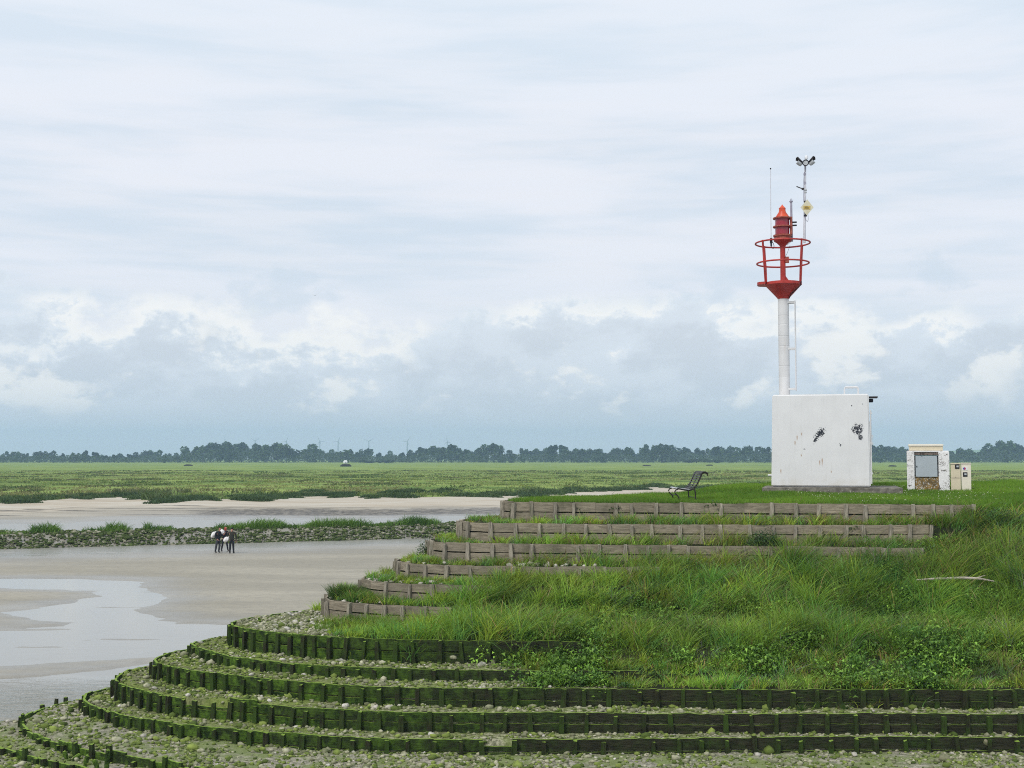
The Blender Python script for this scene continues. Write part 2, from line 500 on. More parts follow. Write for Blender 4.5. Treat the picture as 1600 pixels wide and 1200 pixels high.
def f_lichen(g):
    p = g.obj(); n = g.noise(p, 6, 5, .7); n2 = g.noise(p, 8, 4, .7, 2)
    c = g.mix(g.step(.42, .58, n), (.13, .095, .045), (.30, .19, .06))
    c = g.mix(g.step(.54, .6, n2), c, (.55, .55, .53))
    return princ(g, c, .9, g.bump(n, .5, .02), .15)
M['lichen'] = material('orange_lichen_plaster', f_lichen)

# ================================================================== TERRACED MOUND
# each wall: front edge of its top, (photo column, photo row, distance in m), from the tip to the right; rear from the tip backwards
W = {
 1: dict(front=[(787,782,38.3),(790,783.2,37.8),(797,784,37.5),(850,784.3,37.4),(1060,786,37.3),(1250,787,37.2),(1518,789,37.0)], h=.58, end=1530),
 2: dict(front=[(721,812.3,38.0),(724,814,37.4),(731,815.5,36.9),(761,817,36.6),(825,818,36.5),(975,819,36.4),(1162,820.5,36.3),(1300,821,36.2),(1450,820,36.2)], h=.52, end=1450),
 3: dict(front=[(672,842.5,38.0),(675,845,37.2),(682,846.5,36.6),(697,847.5,36.2),(750,849,35.9),(862,850.3,35.7),(975,851.5,35.6),(1162,853,35.5),(1440,856,35.4)], h=.50, end=1440),
 4: dict(front=[(620,875,37.1),(623,877,36.5),(629,878.5,36.1),(646,880.5,35.7),(706,884,35.1),(800,885,34.9),(1031,886,34.7),(1400,890,34.5)], h=.48, end=1035),
 5: dict(front=[(566,902.5,36.2),(568,905,35.7),(573,906.5,35.4),(594,908.8,35.0),(631,911.5,34.5),(674,913,34.2),(744,914.7,34.0),(1000,917,33.7),(1400,922,33.5)], rear=[(580,898.5,37.0),(614,894.4,37.9)], h=.46, end=770),
 6: dict(front=[(510,931.6,35.7),(512,935,35.1),(518,938,34.6),(535,940,34.3),(579,943.3,33.9),(612,945.6,33.5),(659,947.5,33.2),(725,948.4,33.1),(1000,951,32.8),(1400,956,32.5)], h=.5, end=735),
 7: dict(front=[(362,972.5,33.85),(365,975.5,33.5),(374,978.3,33.2),(387,981,32.8),(402,984,32.45),(425,987,32.1),(460,990.3,31.7),(500,993.5,31.35),(545,995.8,31.0),(580,997.6,30.85),(643,999.4,30.7),(754,1000.7,30.6),(900,1002,30.5),(1600,1008,30.2)], rear=[(377,966.7,34.7),(400,963,35.2),(427,960,35.7),(467,955,36.4),(497,951.7,36.9)], h=.54, end=910),
 8: dict(front=[(301,1006.5,33.65),(305,1009.5,33.3),(313,1011,33.1),(338,1018.5,32.3),(368,1026.5,31.45),(428,1034,30.7),(491,1038.7,30.25),(562,1041.8,29.9),(686,1045.5,29.6),(795,1047,29.5),(862,1047,29.5),(1600,1050,29.2)], rear=[(310,1001.7,34.2),(333,996.7,34.8),(362,993,35.3)], h=.30, end=1000),
 9: dict(front=[(241.6,1032,32.45),(245,1035,32.2),(250,1037,32.0),(264,1040,31.7),(301,1046.6,31.05),(338,1051,30.6),(371,1055,30.25),(431,1061,29.7),(490,1066,29.3),(562,1070.6,28.9),(682,1074.4,28.6),(819,1074.8,28.55),(1150,1077,28.4),(1350,1076.5,28.4),(1700,1077,28.3)], rear=[(248,1026.7,33.0),(270,1018,34.0),(302,1013,34.5)], h=.50, end=1700),
 10: dict(front=[(182,1061,31.9),(184,1064.5,31.6),(188,1067,31.45),(213,1075,30.75),(247,1083,30.1),(277,1089,29.6),(320,1092.5,29.25),(358,1094.5,29.1),(405,1099,28.8),(461,1104,28.45),(520,1108,28.2),(637,1112.6,27.85),(750,1112.8,27.85),(900,1113,27.8),(1100,1115,27.7),(1300,1114,27.7),(1700,1115,27.6)], rear=[(187,1055,32.6),(200,1046.7,33.4),(242,1038,34.3)], h=.42, end=1700, gap=(283,352)),
 11: dict(front=[(133,1090,31.7),(136,1096,31.2),(146,1101.7,30.75),(187,1115,29.7),(233,1123,29.1),(290,1131.7,28.5),(360,1138,28.1),(423,1143,27.8),(500,1148,27.45),(600,1153.5,27.1),(750,1155,27.05),(900,1154,27.1),(1100,1152.5,27.15),(1350,1150.5,27.25),(1700,1151.5,27.2)], rear=[(137,1083,32.2),(155,1078,32.7),(182,1072,33.3)], h=.50, end=1700, gap=(768,812)),
 12: dict(front=[(36,1126,30.3),(39,1132,29.85),(47,1140.6,29.25),(75,1151,28.5),(112,1162,27.75),(150,1169.7,27.3),(195,1176,26.9),(221,1182,26.6),(262,1188,26.25),(300,1197,25.8),(340,1206,25.4)], rear=[(40,1119,30.9),(60,1108,31.7),(110,1090,33.0)], h=.24, end=340),
 13: dict(front=[(-60,1146,29.8),(-30,1153,29.2),(0,1163,28.55),(19,1170,28.1),(56,1177.5,27.6),(79,1185,27.15),(120,1193,26.7),(160,1204,26.2)], rear=[(-64,1140,30.3),(-55,1134,30.9)], h=.22, end=160),
}
NW = 13
for i, w in W.items():
    fr = [U(*q) for q in w['front']]
    tip = fr[0]
    if 'rear' in w:
        re = [U(*q) for q in w['rear']]
    else:
        re = [Vector((tip.x + dx, tip.y + dy, tip.z)) for dx, dy in ((.08, .5), (.4, 1.3), (1.2, 2.5))]
    # hidden side of the mound runs off to the back right
    l = re[-1]
    if i <= 11:
        far = [Vector((l.x + dx, l.y + dy, l.z)) for dx, dy in ((3.0, 3.0), (6.5, 6.6), (12, 9.5), (40, 18))]
    else:
        far = [Vector((l.x + dx, l.y + dy, l.z)) for dx, dy in ((3.0, 1.6), (8, 5), (14, 9), (40, 14))]
    path = list(reversed(re)) + fr
    w['tip'] = tip
    w['path'] = path
    w['fr'] = fr
    if i <= 11:
        tail = [Vector((42, fr[-1].y - .2, fr[-1].z))]
        if i in (4, 5, 6): pass
    else:
        tail = [Vector((fr[-1].x + 1.0, fr[-1].y - .8, fr[-1].z)), Vector((6, 24, fr[-1].z)), Vector((42, 22.5, fr[-1].z))]
    w['ring'] = list(reversed(far)) + path + tail
    w['lx'] = np.array([p.x for p in fr]); w['lz'] = np.array([p.z for p in fr])

def inside(poly, x, y):
    r = np.zeros(x.shape, bool)
    n = len(poly)
    for a in range(n):
        x1, y1 = poly[a]; x2, y2 = poly[(a + 1) % n]
        if y1 == y2: continue
        c = ((y1 > y) != (y2 > y)) & (x < (x2 - x1) * (y - y1) / (y2 - y1) + x1)
        r ^= c
    return r

def inset(pts, d):
    """shift an open path by d to its left (inwards, as paths run rear -> tip -> front -> right)"""
    out = []
    for i, p in enumerate(pts):
        a = pts[max(i - 1, 0)]; b = pts[min(i + 1, len(pts) - 1)]
        t = Vector((b.x - a.x, b.y - a.y)); t.normalize()
        out.append((p.x - t.y * d, p.y + t.x * d))
    return out

GS = .07
gx = np.arange(-19, 24, GS); gy = np.arange(20.5, 62, GS)
X, Y = np.meshgrid(gx, gy)
def lev(i, x, y):
    w = W[i]
    z = np.interp(x, w['lx'], w['lz']) - .02
    if i == 1: z = z + np.clip((.006 + .030 * sst(5.2, 8.6, x)) * (y - 37.3), -.02, .36)
    return z
Z = np.full(X.shape, -.06)
K = np.full(X.shape, 14, int)
# shingle apron round the foot
apr = [(-17.5, 33.5), (-16.5, 30), (-14, 26.5), (-11, 20), (42, 20), (42, 60), (0, 44)]
ins = inside(apr, X, Y)
for i in range(NW, 0, -1):
    ins = inside(inset(W[i]['ring'], .08), X, Y)
    lv = lev(i, X, Y)
    Z = np.where(ins, np.maximum(lv, Z) if i > 11 else lv, Z)
    K = np.where(ins, i, K)
# apron level in front of the lowest walls, falling away to the sand on the left
front_apron = .07 * sst(-15.8, -12.2, X - .0) + .02
out = (K >= 12)
edge = sst(31.8 + .0 * X, 30.2, Y + .35 * (X + 13))
AP = sst(-15.5, -13.5, X + .0 * Y) * sst(31.9, 30.5, Y - .12 * np.clip(-10 - X, 0, 6))
Z = np.where(K == 14, -.30 + .36 * AP, Z)
def blur(A, r):
    k = int(r / GS)
    for ax in (0, 1):
        B = np.pad(A, [(k + 1, k) if a == ax else (0, 0) for a in (0, 1)], mode='edge')
        Cs = np.cumsum(B, axis=ax)
        A = (np.take(Cs, range(2 * k + 1, Cs.shape[ax]), ax) - np.take(Cs, range(0, Cs.shape[ax] - 2 * k - 1), ax)) / (2 * k + 1)
    return A
Zs = blur(blur(Z, .55), .5)
PX, PY = proj(X, Y, Z)
# slumped turf: where the old walls are buried the steps are rounded to a slope
m = np.zeros(X.shape)
m = np.maximum(m, sst(820, 960, PX + 40 * (fbm(X, Y, 3) - .5)) * ((K == 7) | (K == 8)))
m = np.maximum(m, sst(920, 1020, PX) * ((K == 7) | (K == 8) | (K == 6)) )
m = np.maximum(m, sst(1240, 1420, PX) * ((K >= 4) & (K <= 8)))
m = np.maximum(m, sst(1440, 1530, PX) * ((K >= 2) & (K <= 8)))
m = np.maximum(m, sst(1500, 1590, PX) * (K <= 8))
m = blur(m, .12)
keep9 = np.where(K >= 9, 0, 1)
Zg = np.where(K <= 8, np.maximum(np.minimum(Zs, Z + .45), Z - .35), Z)
Z = Z * (1 - m * keep9) + Zg * m * keep9
Z = Z + (fbm(X * 1.1, Y * 1.1, 5) - .5) * np.where(K <= 1, .10, .09) + (fbm(X * 5, Y * 5, 9, 2) - .5) * .035 * (K > 6)
NXg, NYg = len(gx), len(gy)

def gz(x, y):
    fx = np.clip((np.asarray(x) - gx[0]) / GS, 0, NXg - 1.001); fy = np.clip((np.asarray(y) - gy[0]) / GS, 0, NYg - 1.001)
    ix = fx.astype(int); iy = fy.astype(int); tx = fx - ix; ty = fy - iy
    return (Z[iy, ix] * (1 - tx) + Z[iy, ix + 1] * tx) * (1 - ty) + (Z[iy + 1, ix] * (1 - tx) + Z[iy + 1, ix + 1] * tx) * ty
def gk(x, y):
    ix = np.clip(((np.asarray(x) - gx[0]) / GS).round().astype(int), 0, NXg - 1)
    iy = np.clip(((np.asarray(y) - gy[0]) / GS).round().astype(int), 0, NYg - 1)
    return K[iy, ix]
def hit(px, py):
    x, y, z = ray(px, py)
    for d in np.arange(24, 56, .03):
        k = d / y
        if H + z * k <= float(gz(x * k, d)): return Vector((x * k, d, float(gz(x * k, d))))
    return UZ(px, py, 0)

def grid_faces(nx, ny):
    i = np.arange(nx - 1)[None, :] + (np.arange(ny - 1) * nx)[:, None]
    i = i.ravel()
    return np.stack([i, i + 1, i + 1 + nx, i + nx], 1)

def turf_amount(x, y, k, px):
    """0..1: how grassy a spot of the mound is"""
    n = fbm(np.asarray(x) * .9, np.asarray(y) * .9, 21) - .5
    t = np.zeros(np.shape(x))
    t = np.where(k <= 6, 1.0, t)
    t = np.where(k == 7, sst(500, 545, px + 90 * n), t)
    t = np.where(k == 8, sst(800, 850, px + 80 * n), t)
    t = np.where(k == 9, sst(915, 990, px + 90 * n), t)
    return t
turf = turf_amount(X, Y, K, PX)
me_col = np.zeros((X.size, 3)); me_col[:, 0] = turf.ravel(); me_col[:, 1] = blur((K >= 12).astype(float), .15).ravel()
mound = mesh_np('mound', np.stack([X.ravel(), Y.ravel(), Z.ravel()], 1), grid_faces(NXg, NYg), None, M['mound'], col=me_col, smooth=True)
tag(mound, 'stepped earth and shingle mound with grassy upper terraces', 'mound', kind='structure')

# ---- timber retaining walls
post_meshes = {}
def post_mesh(mat, k):
    key = (mat, k)
    if key in post_meshes: return post_meshes[key]
    r = random.Random(100 + k)
    bm = bmesh.new()
    bot = [bm.verts.new((sx * .5, sy * .5, 0)) for sx, sy in ((-1, -1), (1, -1), (1, 1), (-1, 1))]
    mid = [bm.verts.new((sx * .5 * r.uniform(.88, 1.05), sy * .5 * r.uniform(.88, 1.05), .55)) for sx, sy in ((-1, -1), (1, -1), (1, 1), (-1, 1))]
    top = [bm.verts.new((sx * .45 * r.uniform(.75, 1.05), sy * .45 * r.uniform(.75, 1.05), 1 - r.uniform(0, .05))) for sx, sy in ((-1, -1), (1, -1), (1, 1), (-1, 1))]
    for a, b in ((bot, mid), (mid, top)):
        for q in range(4): bm.faces.new((a[q], a[(q + 1) % 4], b[(q + 1) % 4], b[q]))
    bm.faces.new(top); bm.faces.new(bot[::-1])
    me = bpy.data.meshes.new('post'); bm.to_mesh(me); bm.free()
    me.materials.append(M[mat]); post_meshes[key] = me
    return me

ORD = ['', 'topmost', 'second', 'third', 'fourth', 'fifth', 'sixth', 'seventh', 'eighth', 'ninth', 'tenth', 'eleventh', 'twelfth', 'thirteenth']
WLAB = {
 1: 'topmost grey plank retaining wall, right below the lawn with the bench',
 2: 'second grey plank retaining wall down from the lawn',
 3: 'third grey plank retaining wall from the top, white stones along its upper edge',
 4: 'fourth plank retaining wall from the top, mostly overgrown with long grass',
 5: 'fifth plank retaining wall from the top, round grey tip filled with pale stones',
 6: 'sixth plank retaining wall from the top, low and dark with a grass tuft on its tip',
 7: 'tall bright green mossy retaining wall below the pebble shelf, seventh from the top',
 8: 'low mossy retaining wall just under the tallest green one, eighth from the top',
 9: 'long mossy plank retaining wall directly below the weedy slope, ninth from the top',
 10: 'mossy retaining wall with a broken gap in its upper board, tenth from the top',
 11: 'lowest full length dark mossy retaining wall, foot in loose shingle',
 12: 'low broken mossy retaining wall with snapped stakes beside the water',
 13: 'lowest half buried mossy board edge at the bottom left corner',
}
def resample(path, ds):
    P = [np.array((p.x, p.y, p.z)) for p in path]
    L = [0]
    for a, b in zip(P, P[1:]): L.append(L[-1] + np.linalg.norm((b - a)[:2]))
    L = np.array(L); P = np.array(P)
    return lambda s: np.array([np.interp(s, L, P[:, c]) for c in range(3)]), L[-1]

for i, w in W.items():
    grey = i <= 6
    mat = 'wood_grey' if grey else 'wood_moss'
    r = random.Random(i * 7)
    fn, L = resample(w['path'], 0)
    # stop where the photo's wall disappears
    endp = None
    ss = []
    s = 0.05
    while s < L:
        p = fn(s); px, _ = proj(p[0], p[1], p[2])
        if px > w['end'] and s > 3: break
        ss.append(s)
        s += r.uniform(.52, .80) if grey else (r.uniform(.34, .50) if p[0] < -2.5 else r.uniform(.42, .66))
    if L - ss[-1] > .12 and i <= 3: ss.append(L)
    pts = [fn(s) for s in ss]
    root = empty('retaining_wall', (w['tip'].x, w['tip'].y, w['tip'].z - w['h']))
    tag(root, WLAB[i], 'retaining wall', 'timber retaining walls stepping up the mound')
    O = np.array(root.location)
    mb = MB()
    th = .055
    rows = 2 if w['h'] > .3 else 1
    for j in range(len(pts) - 1):
        a, b = pts[j], pts[j + 1]
        t = (b - a)[:2]; ln = np.linalg.norm(t); t = t / ln
        nrm = np.array((t[1], -t[0]))
        pxa, _ = proj(*(a + b) / 2)
        gapped = 'gap' in w and w['gap'][0] < pxa < w['gap'][1]
        for row in range(rows):
            hh = w['h'] / rows
            drop = hh * (.72 if i == 10 else .55) if (row == 0 and gapped) else 0
            zt = -row * hh - (.020 if row else 0) + r.uniform(-.012, .012) - drop
            if i in (12, 13): zt += r.uniform(-.07, .02)
            if i == 10 and row == 0 and 352 < pxa < 400: zt += .07
            zb = -(row + 1) * hh + .014 if row < rows - 1 else -w['h'] - .35
            off = r.uniform(-.010, .010)
            n = 5
            vs = []; fs = []
            for q in range(n + 1):
                f = q / n
                c = a + (b - a) * f
                jz = r.uniform(-.010, .010) if not grey else r.uniform(-.006, .006)
                for side in (0, 1):
                    e = c[:2] + nrm * (off + (th if side else 0) + r.uniform(-.004, .004))
                    vs.append((e[0] - O[0], e[1] - O[1], c[2] + zb - O[2]))
                    vs.append((e[0] - O[0], e[1] - O[1], c[2] + zt + jz - O[2]))
            for q in range(n):
                k = q * 4
                fs += [(k, k + 1, k + 5, k + 4), (k + 2, k + 6, k + 7, k + 3), (k + 1, k + 3, k + 7, k + 5), (k, k + 4, k + 6, k + 2)]
            fs += [(0, 2, 3, 1), (n * 4, n * 4 + 1, n * 4 + 3, n * 4 + 2)]
            mb.add(vs, fs)
    mb.build('boarding', M[mat], root)
    for j, p in enumerate(pts):
        a = pts[max(j - 1, 0)]; b = pts[min(j + 1, len(pts) - 1)]
        t = (b - a)[:2]; t = t / np.linalg.norm(t)
        nrm = np.array((t[1], -t[0]))
        if 2 < j < len(pts) - 2 and r.random() < .05: continue
        wd = r.uniform(.095, .13) if grey else r.uniform(.085, .12)
        extra = r.uniform(-.02, .04) if grey else (r.uniform(-.05, .012) if r.random() < .88 else r.uniform(.02, .06))
        if i in (12, 13): extra = r.uniform(-.1, .16)
        hh = w['h'] + extra + .3
        o = bpy.data.objects.new('post', post_mesh('post_grey' if grey else 'post_moss', r.randrange(6)))
        c = p[:2] + nrm * (th + wd * .42)
        o.location = (c[0] - O[0], c[1] - O[1], p[2] - w['h'] - .3 - O[2])
        o.scale = (wd, wd * r.uniform(.8, 1.05), hh)
        o.rotation_euler = (r.uniform(-.05, .05), r.gauss(0, .045), math.atan2(t[1], t[0]) + r.uniform(-.1, .1))
        link(o, root)
        # inner pile heads peep over the rear boards
        if r.random() < .0: pass

# ================================================================== GRASS
def blades(name, P, h, w, ang, lean, tint, segs=3, tipw=0.0, mat='grass', parent=None, wind=(0, 0)):
    n = len(P)
    side = rng.uniform(0, 2 * pi, n)
    sx, sy = np.cos(side) * w / 2, np.sin(side) * w / 2
    lx = np.cos(ang) * lean + wind[0]; ly = np.sin(ang) * lean + wind[1]
    per = 2 * segs + 1
    V = np.zeros((n, per, 3), np.float32)
    for k in range(segs + 1):
        t = k / segs
        bend = t ** 1.7
        cx = P[:, 0] + lx * h * bend; cy = P[:, 1] + ly * h * bend
        ll = np.sqrt(lx ** 2 + ly ** 2)
        cz = P[:, 2] + h * (t - .30 * np.minimum(ll, 1.3) * t ** 2.2)
        if k < segs:
            ww = (1 - .8 * t ** 1.6)
            V[:, 2 * k] = np.stack([cx - sx * ww, cy - sy * ww, cz], 1)
            V[:, 2 * k + 1] = np.stack([cx + sx * ww, cy + sy * ww, cz], 1)
        else:
            V[:, 2 * segs] = np.stack([cx, cy, cz], 1)
    base = (np.arange(n) * per)[:, None]
    quads = np.concatenate([base + np.array([[2 * k, 2 * k + 1, 2 * k + 3, 2 * k + 2]]) for k in range(segs - 1)]) if segs > 1 else None
    tris = base + np.array([[2 * segs - 2, 2 * segs - 1, 2 * segs]])
    col = np.repeat(tint, per, axis=0)
    return mesh_np(name, V.reshape(-1, 3), quads, tris, M[mat], parent, col)

def lerpc(a, b, t): return np.asarray(a)[None, :] * (1 - t[:, None]) + np.asarray(b)[None, :] * t[:, None]

def grass_tints(x, y, dry, lush=.5):
    n = len(x)
    f = np.clip(fbm(x * .55, y * .55, 33) * 1.5 - .25 + rng.normal(0, .16, n), 0, 1)
    c = lerpc((.075, .165, .020), (.275, .480, .065), f)
    g = np.clip(fbm(x * .8 + 40, y * .8, 35) * 2.2 - .7, 0, 1)
    c = c * (1 - .45 * g[:, None]) + np.array((.28, .34, .06)) * .45 * g[:, None]
    d = rng.random(n) < dry
    c[d] = lerpc((.22, .185, .085), (.33, .27, .14), rng.random(d.sum()))
    return c * rng.uniform(.75, 1.2, (n, 1))

def scatter(n, xr, yr):
    return rng.uniform(*xr, n), rng.uniform(*yr, n)

# -- lawn on the plateau
x, y = scatter(330000, (-1, 19.5), (36.8, 50))
k = gk(x, y); z = gz(x, y); px, py = proj(x, y, z)
ok = (k == 1) & (px < 1640)
x, y, z, px = x[ok], y[ok], z[ok], px[ok]
h = (.05 + .09 * fbm(x * .7, y * .7, 41)) * rng.uniform(.6, 1.5, len(x)) * (1 + .9 * sst(1500, 1590, px))
f = np.clip(fbm(x * .5, y * .5, 43) * 1.6 - .3 + rng.normal(0, .15, len(x)), 0, 1)
tint = lerpc((.085, .190, .018), (.200, .360, .036), f)
dry = rng.random(len(x)) < .05
tint[dry] = (.26, .23, .09)
lawn = blades('lawn', np.stack([x, y, z - .01], 1), h, rng.uniform(.008, .016, len(x)), rng.uniform(0, 2 * pi, len(x)), rng.uniform(.1, .6, len(x)), tint, 2)
tag(lawn, 'short bright green lawn on top of the mound', 'grass', kind='stuff')

# -- tussocks of long grass on the terraces
def tussocks(n, xr, yr, keep, hfun, per, seed):
    cx, cy = scatter(n, xr, yr)
    kk = gk(cx, cy); zz = gz(cx, cy); px, py = proj(cx, cy, zz)
    p = keep(cx, cy, kk, px)
    ok = rng.random(n) < p
    cx, cy, kk, px = cx[ok], cy[ok], kk[ok], px[ok]
    hh = hfun(cx, cy, kk, px)
    cnt = per
    bx = np.repeat(cx, cnt) + rng.normal(0, .06, len(cx) * cnt)
    by = np.repeat(cy, cnt) + rng.normal(0, .055, len(cx) * cnt)
    bh = np.repeat(hh, cnt) * rng.uniform(.45, 1.15, len(bx))
    a = np.arctan2(by - np.repeat(cy, cnt), bx - np.repeat(cx, cnt)) + rng.normal(0, .4, len(bx))
    cid = np.repeat(np.arange(len(cx)), cnt)
    return bx, by, bh, a, cid, np.repeat(px, cnt), np.repeat(kk, cnt)

def keep_long(x, y, k, px):
    t = turf_amount(x, y, k, px)
    n = fbm(x * 1.3, y * 1.3, 51)
    p = t * np.where(k <= 1, 0, 1)
    p = np.where((k >= 2) & (k <= 4), p * np.maximum(.62 + .38 * sst(.38, .55, n), sst(1430, 1500, px)), p)
    return p
def h_long(x, y, k, px):
    n = fbm(x * .8, y * .8, 53)
    n2 = fbm(x * 2.2, y * 2.2, 55)
    b = np.interp(k, [2, 3, 4, 5, 6, 7, 8, 9], [.38, .40, .44, .54, .54, .50, .33, .27])
    b = b * (1 + .5 * sst(1440, 1500, px) * (k <= 4))
    tipf = .50 + .50 * sst(0, 150, px - np.interp(k, [2, 3, 4, 5, 6, 7], [790, 725, 690, 660, 620, 530]))
    b = b * np.where(k <= 7, tipf, 1.0) + .20 * (k == 6) * sst(650, 730, px) * sst(1000, 850, px) + .20 * (k == 7) * sst(640, 710, px) * sst(950, 820, px) + .16 * (k == 5) * sst(900, 1000, px) * sst(1250, 1120, px)
    r = 1 + .35 * sst(1000, 1350, px) * ((k >= 4) & (k <= 7))
    lump = fbm(x * .5 + 7, y * .9, 57)
    return b * r * (.25 + .9 * n + .7 * n2) * (.55 + .9 * lump)
def tuss(n, per, spread, hmul, seed):
    bx, by, bh, ba, cid, bpx, bk = tussocks(n, (-6.5, 18.5), (27.6, 45), keep_long, h_long, per, seed)
    nc = cid.max() + 1
    ox = rng.normal(0, spread, len(bx)); oy = rng.normal(0, spread * .8, len(bx))
    bx = bx + ox; by = by + oy
    ba = np.arctan2(oy, ox) + rng.normal(0, .35, len(bx))
    z = gz(bx, by); k2 = gk(bx, by)
    hue = rng.random((nc, 3)); 
    return bx, by, z, bh * hmul, ba, cid, bpx, bk, hue[cid], k2
parts = [tuss(6500, 18, .045, .62, 1), tuss(5000, 50, .080, 1.12, 2)]
bx, by, bz, bh, ba, cid, bpx, bk, hue, k2 = [np.concatenate([a[q] for a in parts]) for q in range(10)]
ok = (bpx < 1660) & ((k2 == bk) | (bk >= 7))
bx, by, bz, bh, ba, bpx, bk, hue = bx[ok], by[ok], bz[ok], bh[ok], ba[ok], bpx[ok], bk[ok], hue[ok]
dry = .05 + .22 * ((bk >= 2) & (bk <= 4)) * fbm(bx * 1.5, by * 1.5, 61) + .16 * sst(1000, 1250, bpx) * ((bk >= 8) & (bk <= 9)) + .5 * (hue[:, 1] > .965)
tint = grass_tints(bx, by, dry)
# every tussock has its own green: bluish, plain or yellowish
blu = (hue[:, 0] < .25)[:, None]; yel = (hue[:, 0] > .74)[:, None]
tint = np.where(blu, tint * np.array((.72, .95, 1.55)), np.where(yel, tint * np.array((1.38, 1.15, .95)), tint))
tint = tint * (.72 + .62 * hue[:, 2])[:, None]
long_grass = blades('long_grass', np.stack([bx, by, bz - .02], 1), bh, rng.uniform(.011, .026, len(bx)), ba, rng.uniform(.3, 1.15, len(bx)), tint, 3, wind=(.26, .0))
tag(long_grass, 'long windblown grass covering the terraces of the mound', 'grass', kind='stuff')

# -- pale seed heads standing above the grass
x, y = scatter(15000, (-1, 18), (31.0, 37.3))
k = gk(x, y); px, py = proj(x, y, gz(x, y))
ok = (k >= 3) & (k <= 7) & (rng.random(len(x)) < np.clip(sst(850, 1250, px) * 1.0 * sst(.46, .62, fbm(x * .7, y * .7, 71)) + .03, 0, 1)) & (px < 1650)
x, y = x[ok], y[ok]; n = len(x)
seed = blades('seed_heads', np.stack([x, y, gz(x, y)], 1), rng.uniform(.40, .80, n), rng.uniform(.006, .013, n), rng.uniform(-.5, .5, n), rng.uniform(.3, .7, n),
              lerpc((.20, .23, .07), (.36, .33, .16), rng.random(n)), 4, wind=(.2, .05))
tag(seed, 'pale seed heads nodding above the long grass', 'grass', kind='stuff')

# -- leaf cards for weeds
def leafmesh(name, P, size, out, tint, mat='leaf', parent=None, asp=.42, droop=.25):
    """pointed folded leaves: P base, out = unit direction"""
    n = len(P)
    up = np.array((0, 0, 1.0))[None, :]
    s = np.cross(out, up); s /= np.maximum(np.linalg.norm(s, axis=1, keepdims=True), 1e-4)
    q = rng.uniform(-.6, .6, (n, 1)); nn = np.cross(s, out)
    s = s * np.cos(q) + nn * np.sin(q)
    sz = size[:, None]
    mid = P + out * sz * .5 + up * sz * .06
    tip = P + out * sz - up * sz * droop
    lft = mid - s * sz * asp * .5 + up * sz * .06
    rgt = mid + s * sz * asp * .5 + up * sz * .06
    V = np.stack([P, lft, mid, rgt, tip], 1)
    b = (np.arange(n) * 5)[:, None]
    tris = np.concatenate([b + np.array([[0, 2, 1]]), b + np.array([[0, 3, 2]]), b + np.array([[1, 2, 4]]), b + np.array([[2, 3, 4]])])
    return mesh_np(name, V.reshape(-1, 3), None, tris, M[mat], parent, np.repeat(tint, 5, axis=0))

def rand_dirs(n, upb=.3):
    d = rng.normal(0, 1, (n, 3)); d[:, 2] = np.abs(d[:, 2]) * .7 + upb
    return d / np.linalg.norm(d, axis=1, keepdims=True)

x, y = scatter(11000, (-1.5, 18), (28.4, 36.0))
k = gk(x, y); px, py = proj(x, y, gz(x, y))
pk = (sst(740, 950, px) * (.05 + .95 * sst(.44, .53, fbm(x * .7, y * .9, 81))) * ((k >= 6) & (k <= 9)) + .45 * sst(1250, 1500, px) * sst(.4, .55, fbm(x, y, 82)) * (k <= 7) * (k >= 3))
ok = (rng.random(len(x)) < pk) & (px < 1650)
x, y = x[ok], y[ok]; n = len(x); per = 34
r = rng.uniform(.14, .34, n)
d = rng.normal(0, 1, (n * per, 3)); d /= np.linalg.norm(d, axis=1, keepdims=True); d[:, 2] = np.abs(d[:, 2])
rr = np.repeat(r, per)
P = np.stack([np.repeat(x, per), np.repeat(y, per), np.repeat(gz(x, y), per)], 1) + d * (rr * rng.uniform(.4, 1.0, n * per))[:, None] * np.array((1, 1, 1.5))
f = np.repeat(rng.random(n), per)
tint = lerpc((.050, .130, .020), (.230, .400, .055), f) * rng.uniform(.55, 1.35, (n * per, 1)) * np.repeat(rng.uniform(.6, 1.35, n), per)[:, None]
weeds = leafmesh('weeds', P, rng.uniform(.055, .135, n * per) * np.repeat(rng.uniform(.7, 1.4, n), per), rand_dirs(n * per, .1), tint)
tag(weeds, 'dark green leafy weeds tangled through the grass slope', 'weeds', kind='stuff')

# -- flowers in the lawn
x, y = scatter(900, (9, 18), (37.5, 46)); k = gk(x, y); ok = k == 1
x, y = x[ok], y[ok]; n = len(x)
fl = leafmesh('clover_flowers', np.stack([x, y, gz(x, y) + rng.uniform(.07, .13, n)], 1), rng.uniform(.02, .035, n), rand_dirs(n, .5), lerpc((.6, .6, .42), (.75, .75, .68), rng.random(n)), asp=1.0)
tag(fl, 'tiny white clover flowers dotted over the lawn', 'flowers', kind='stuff')

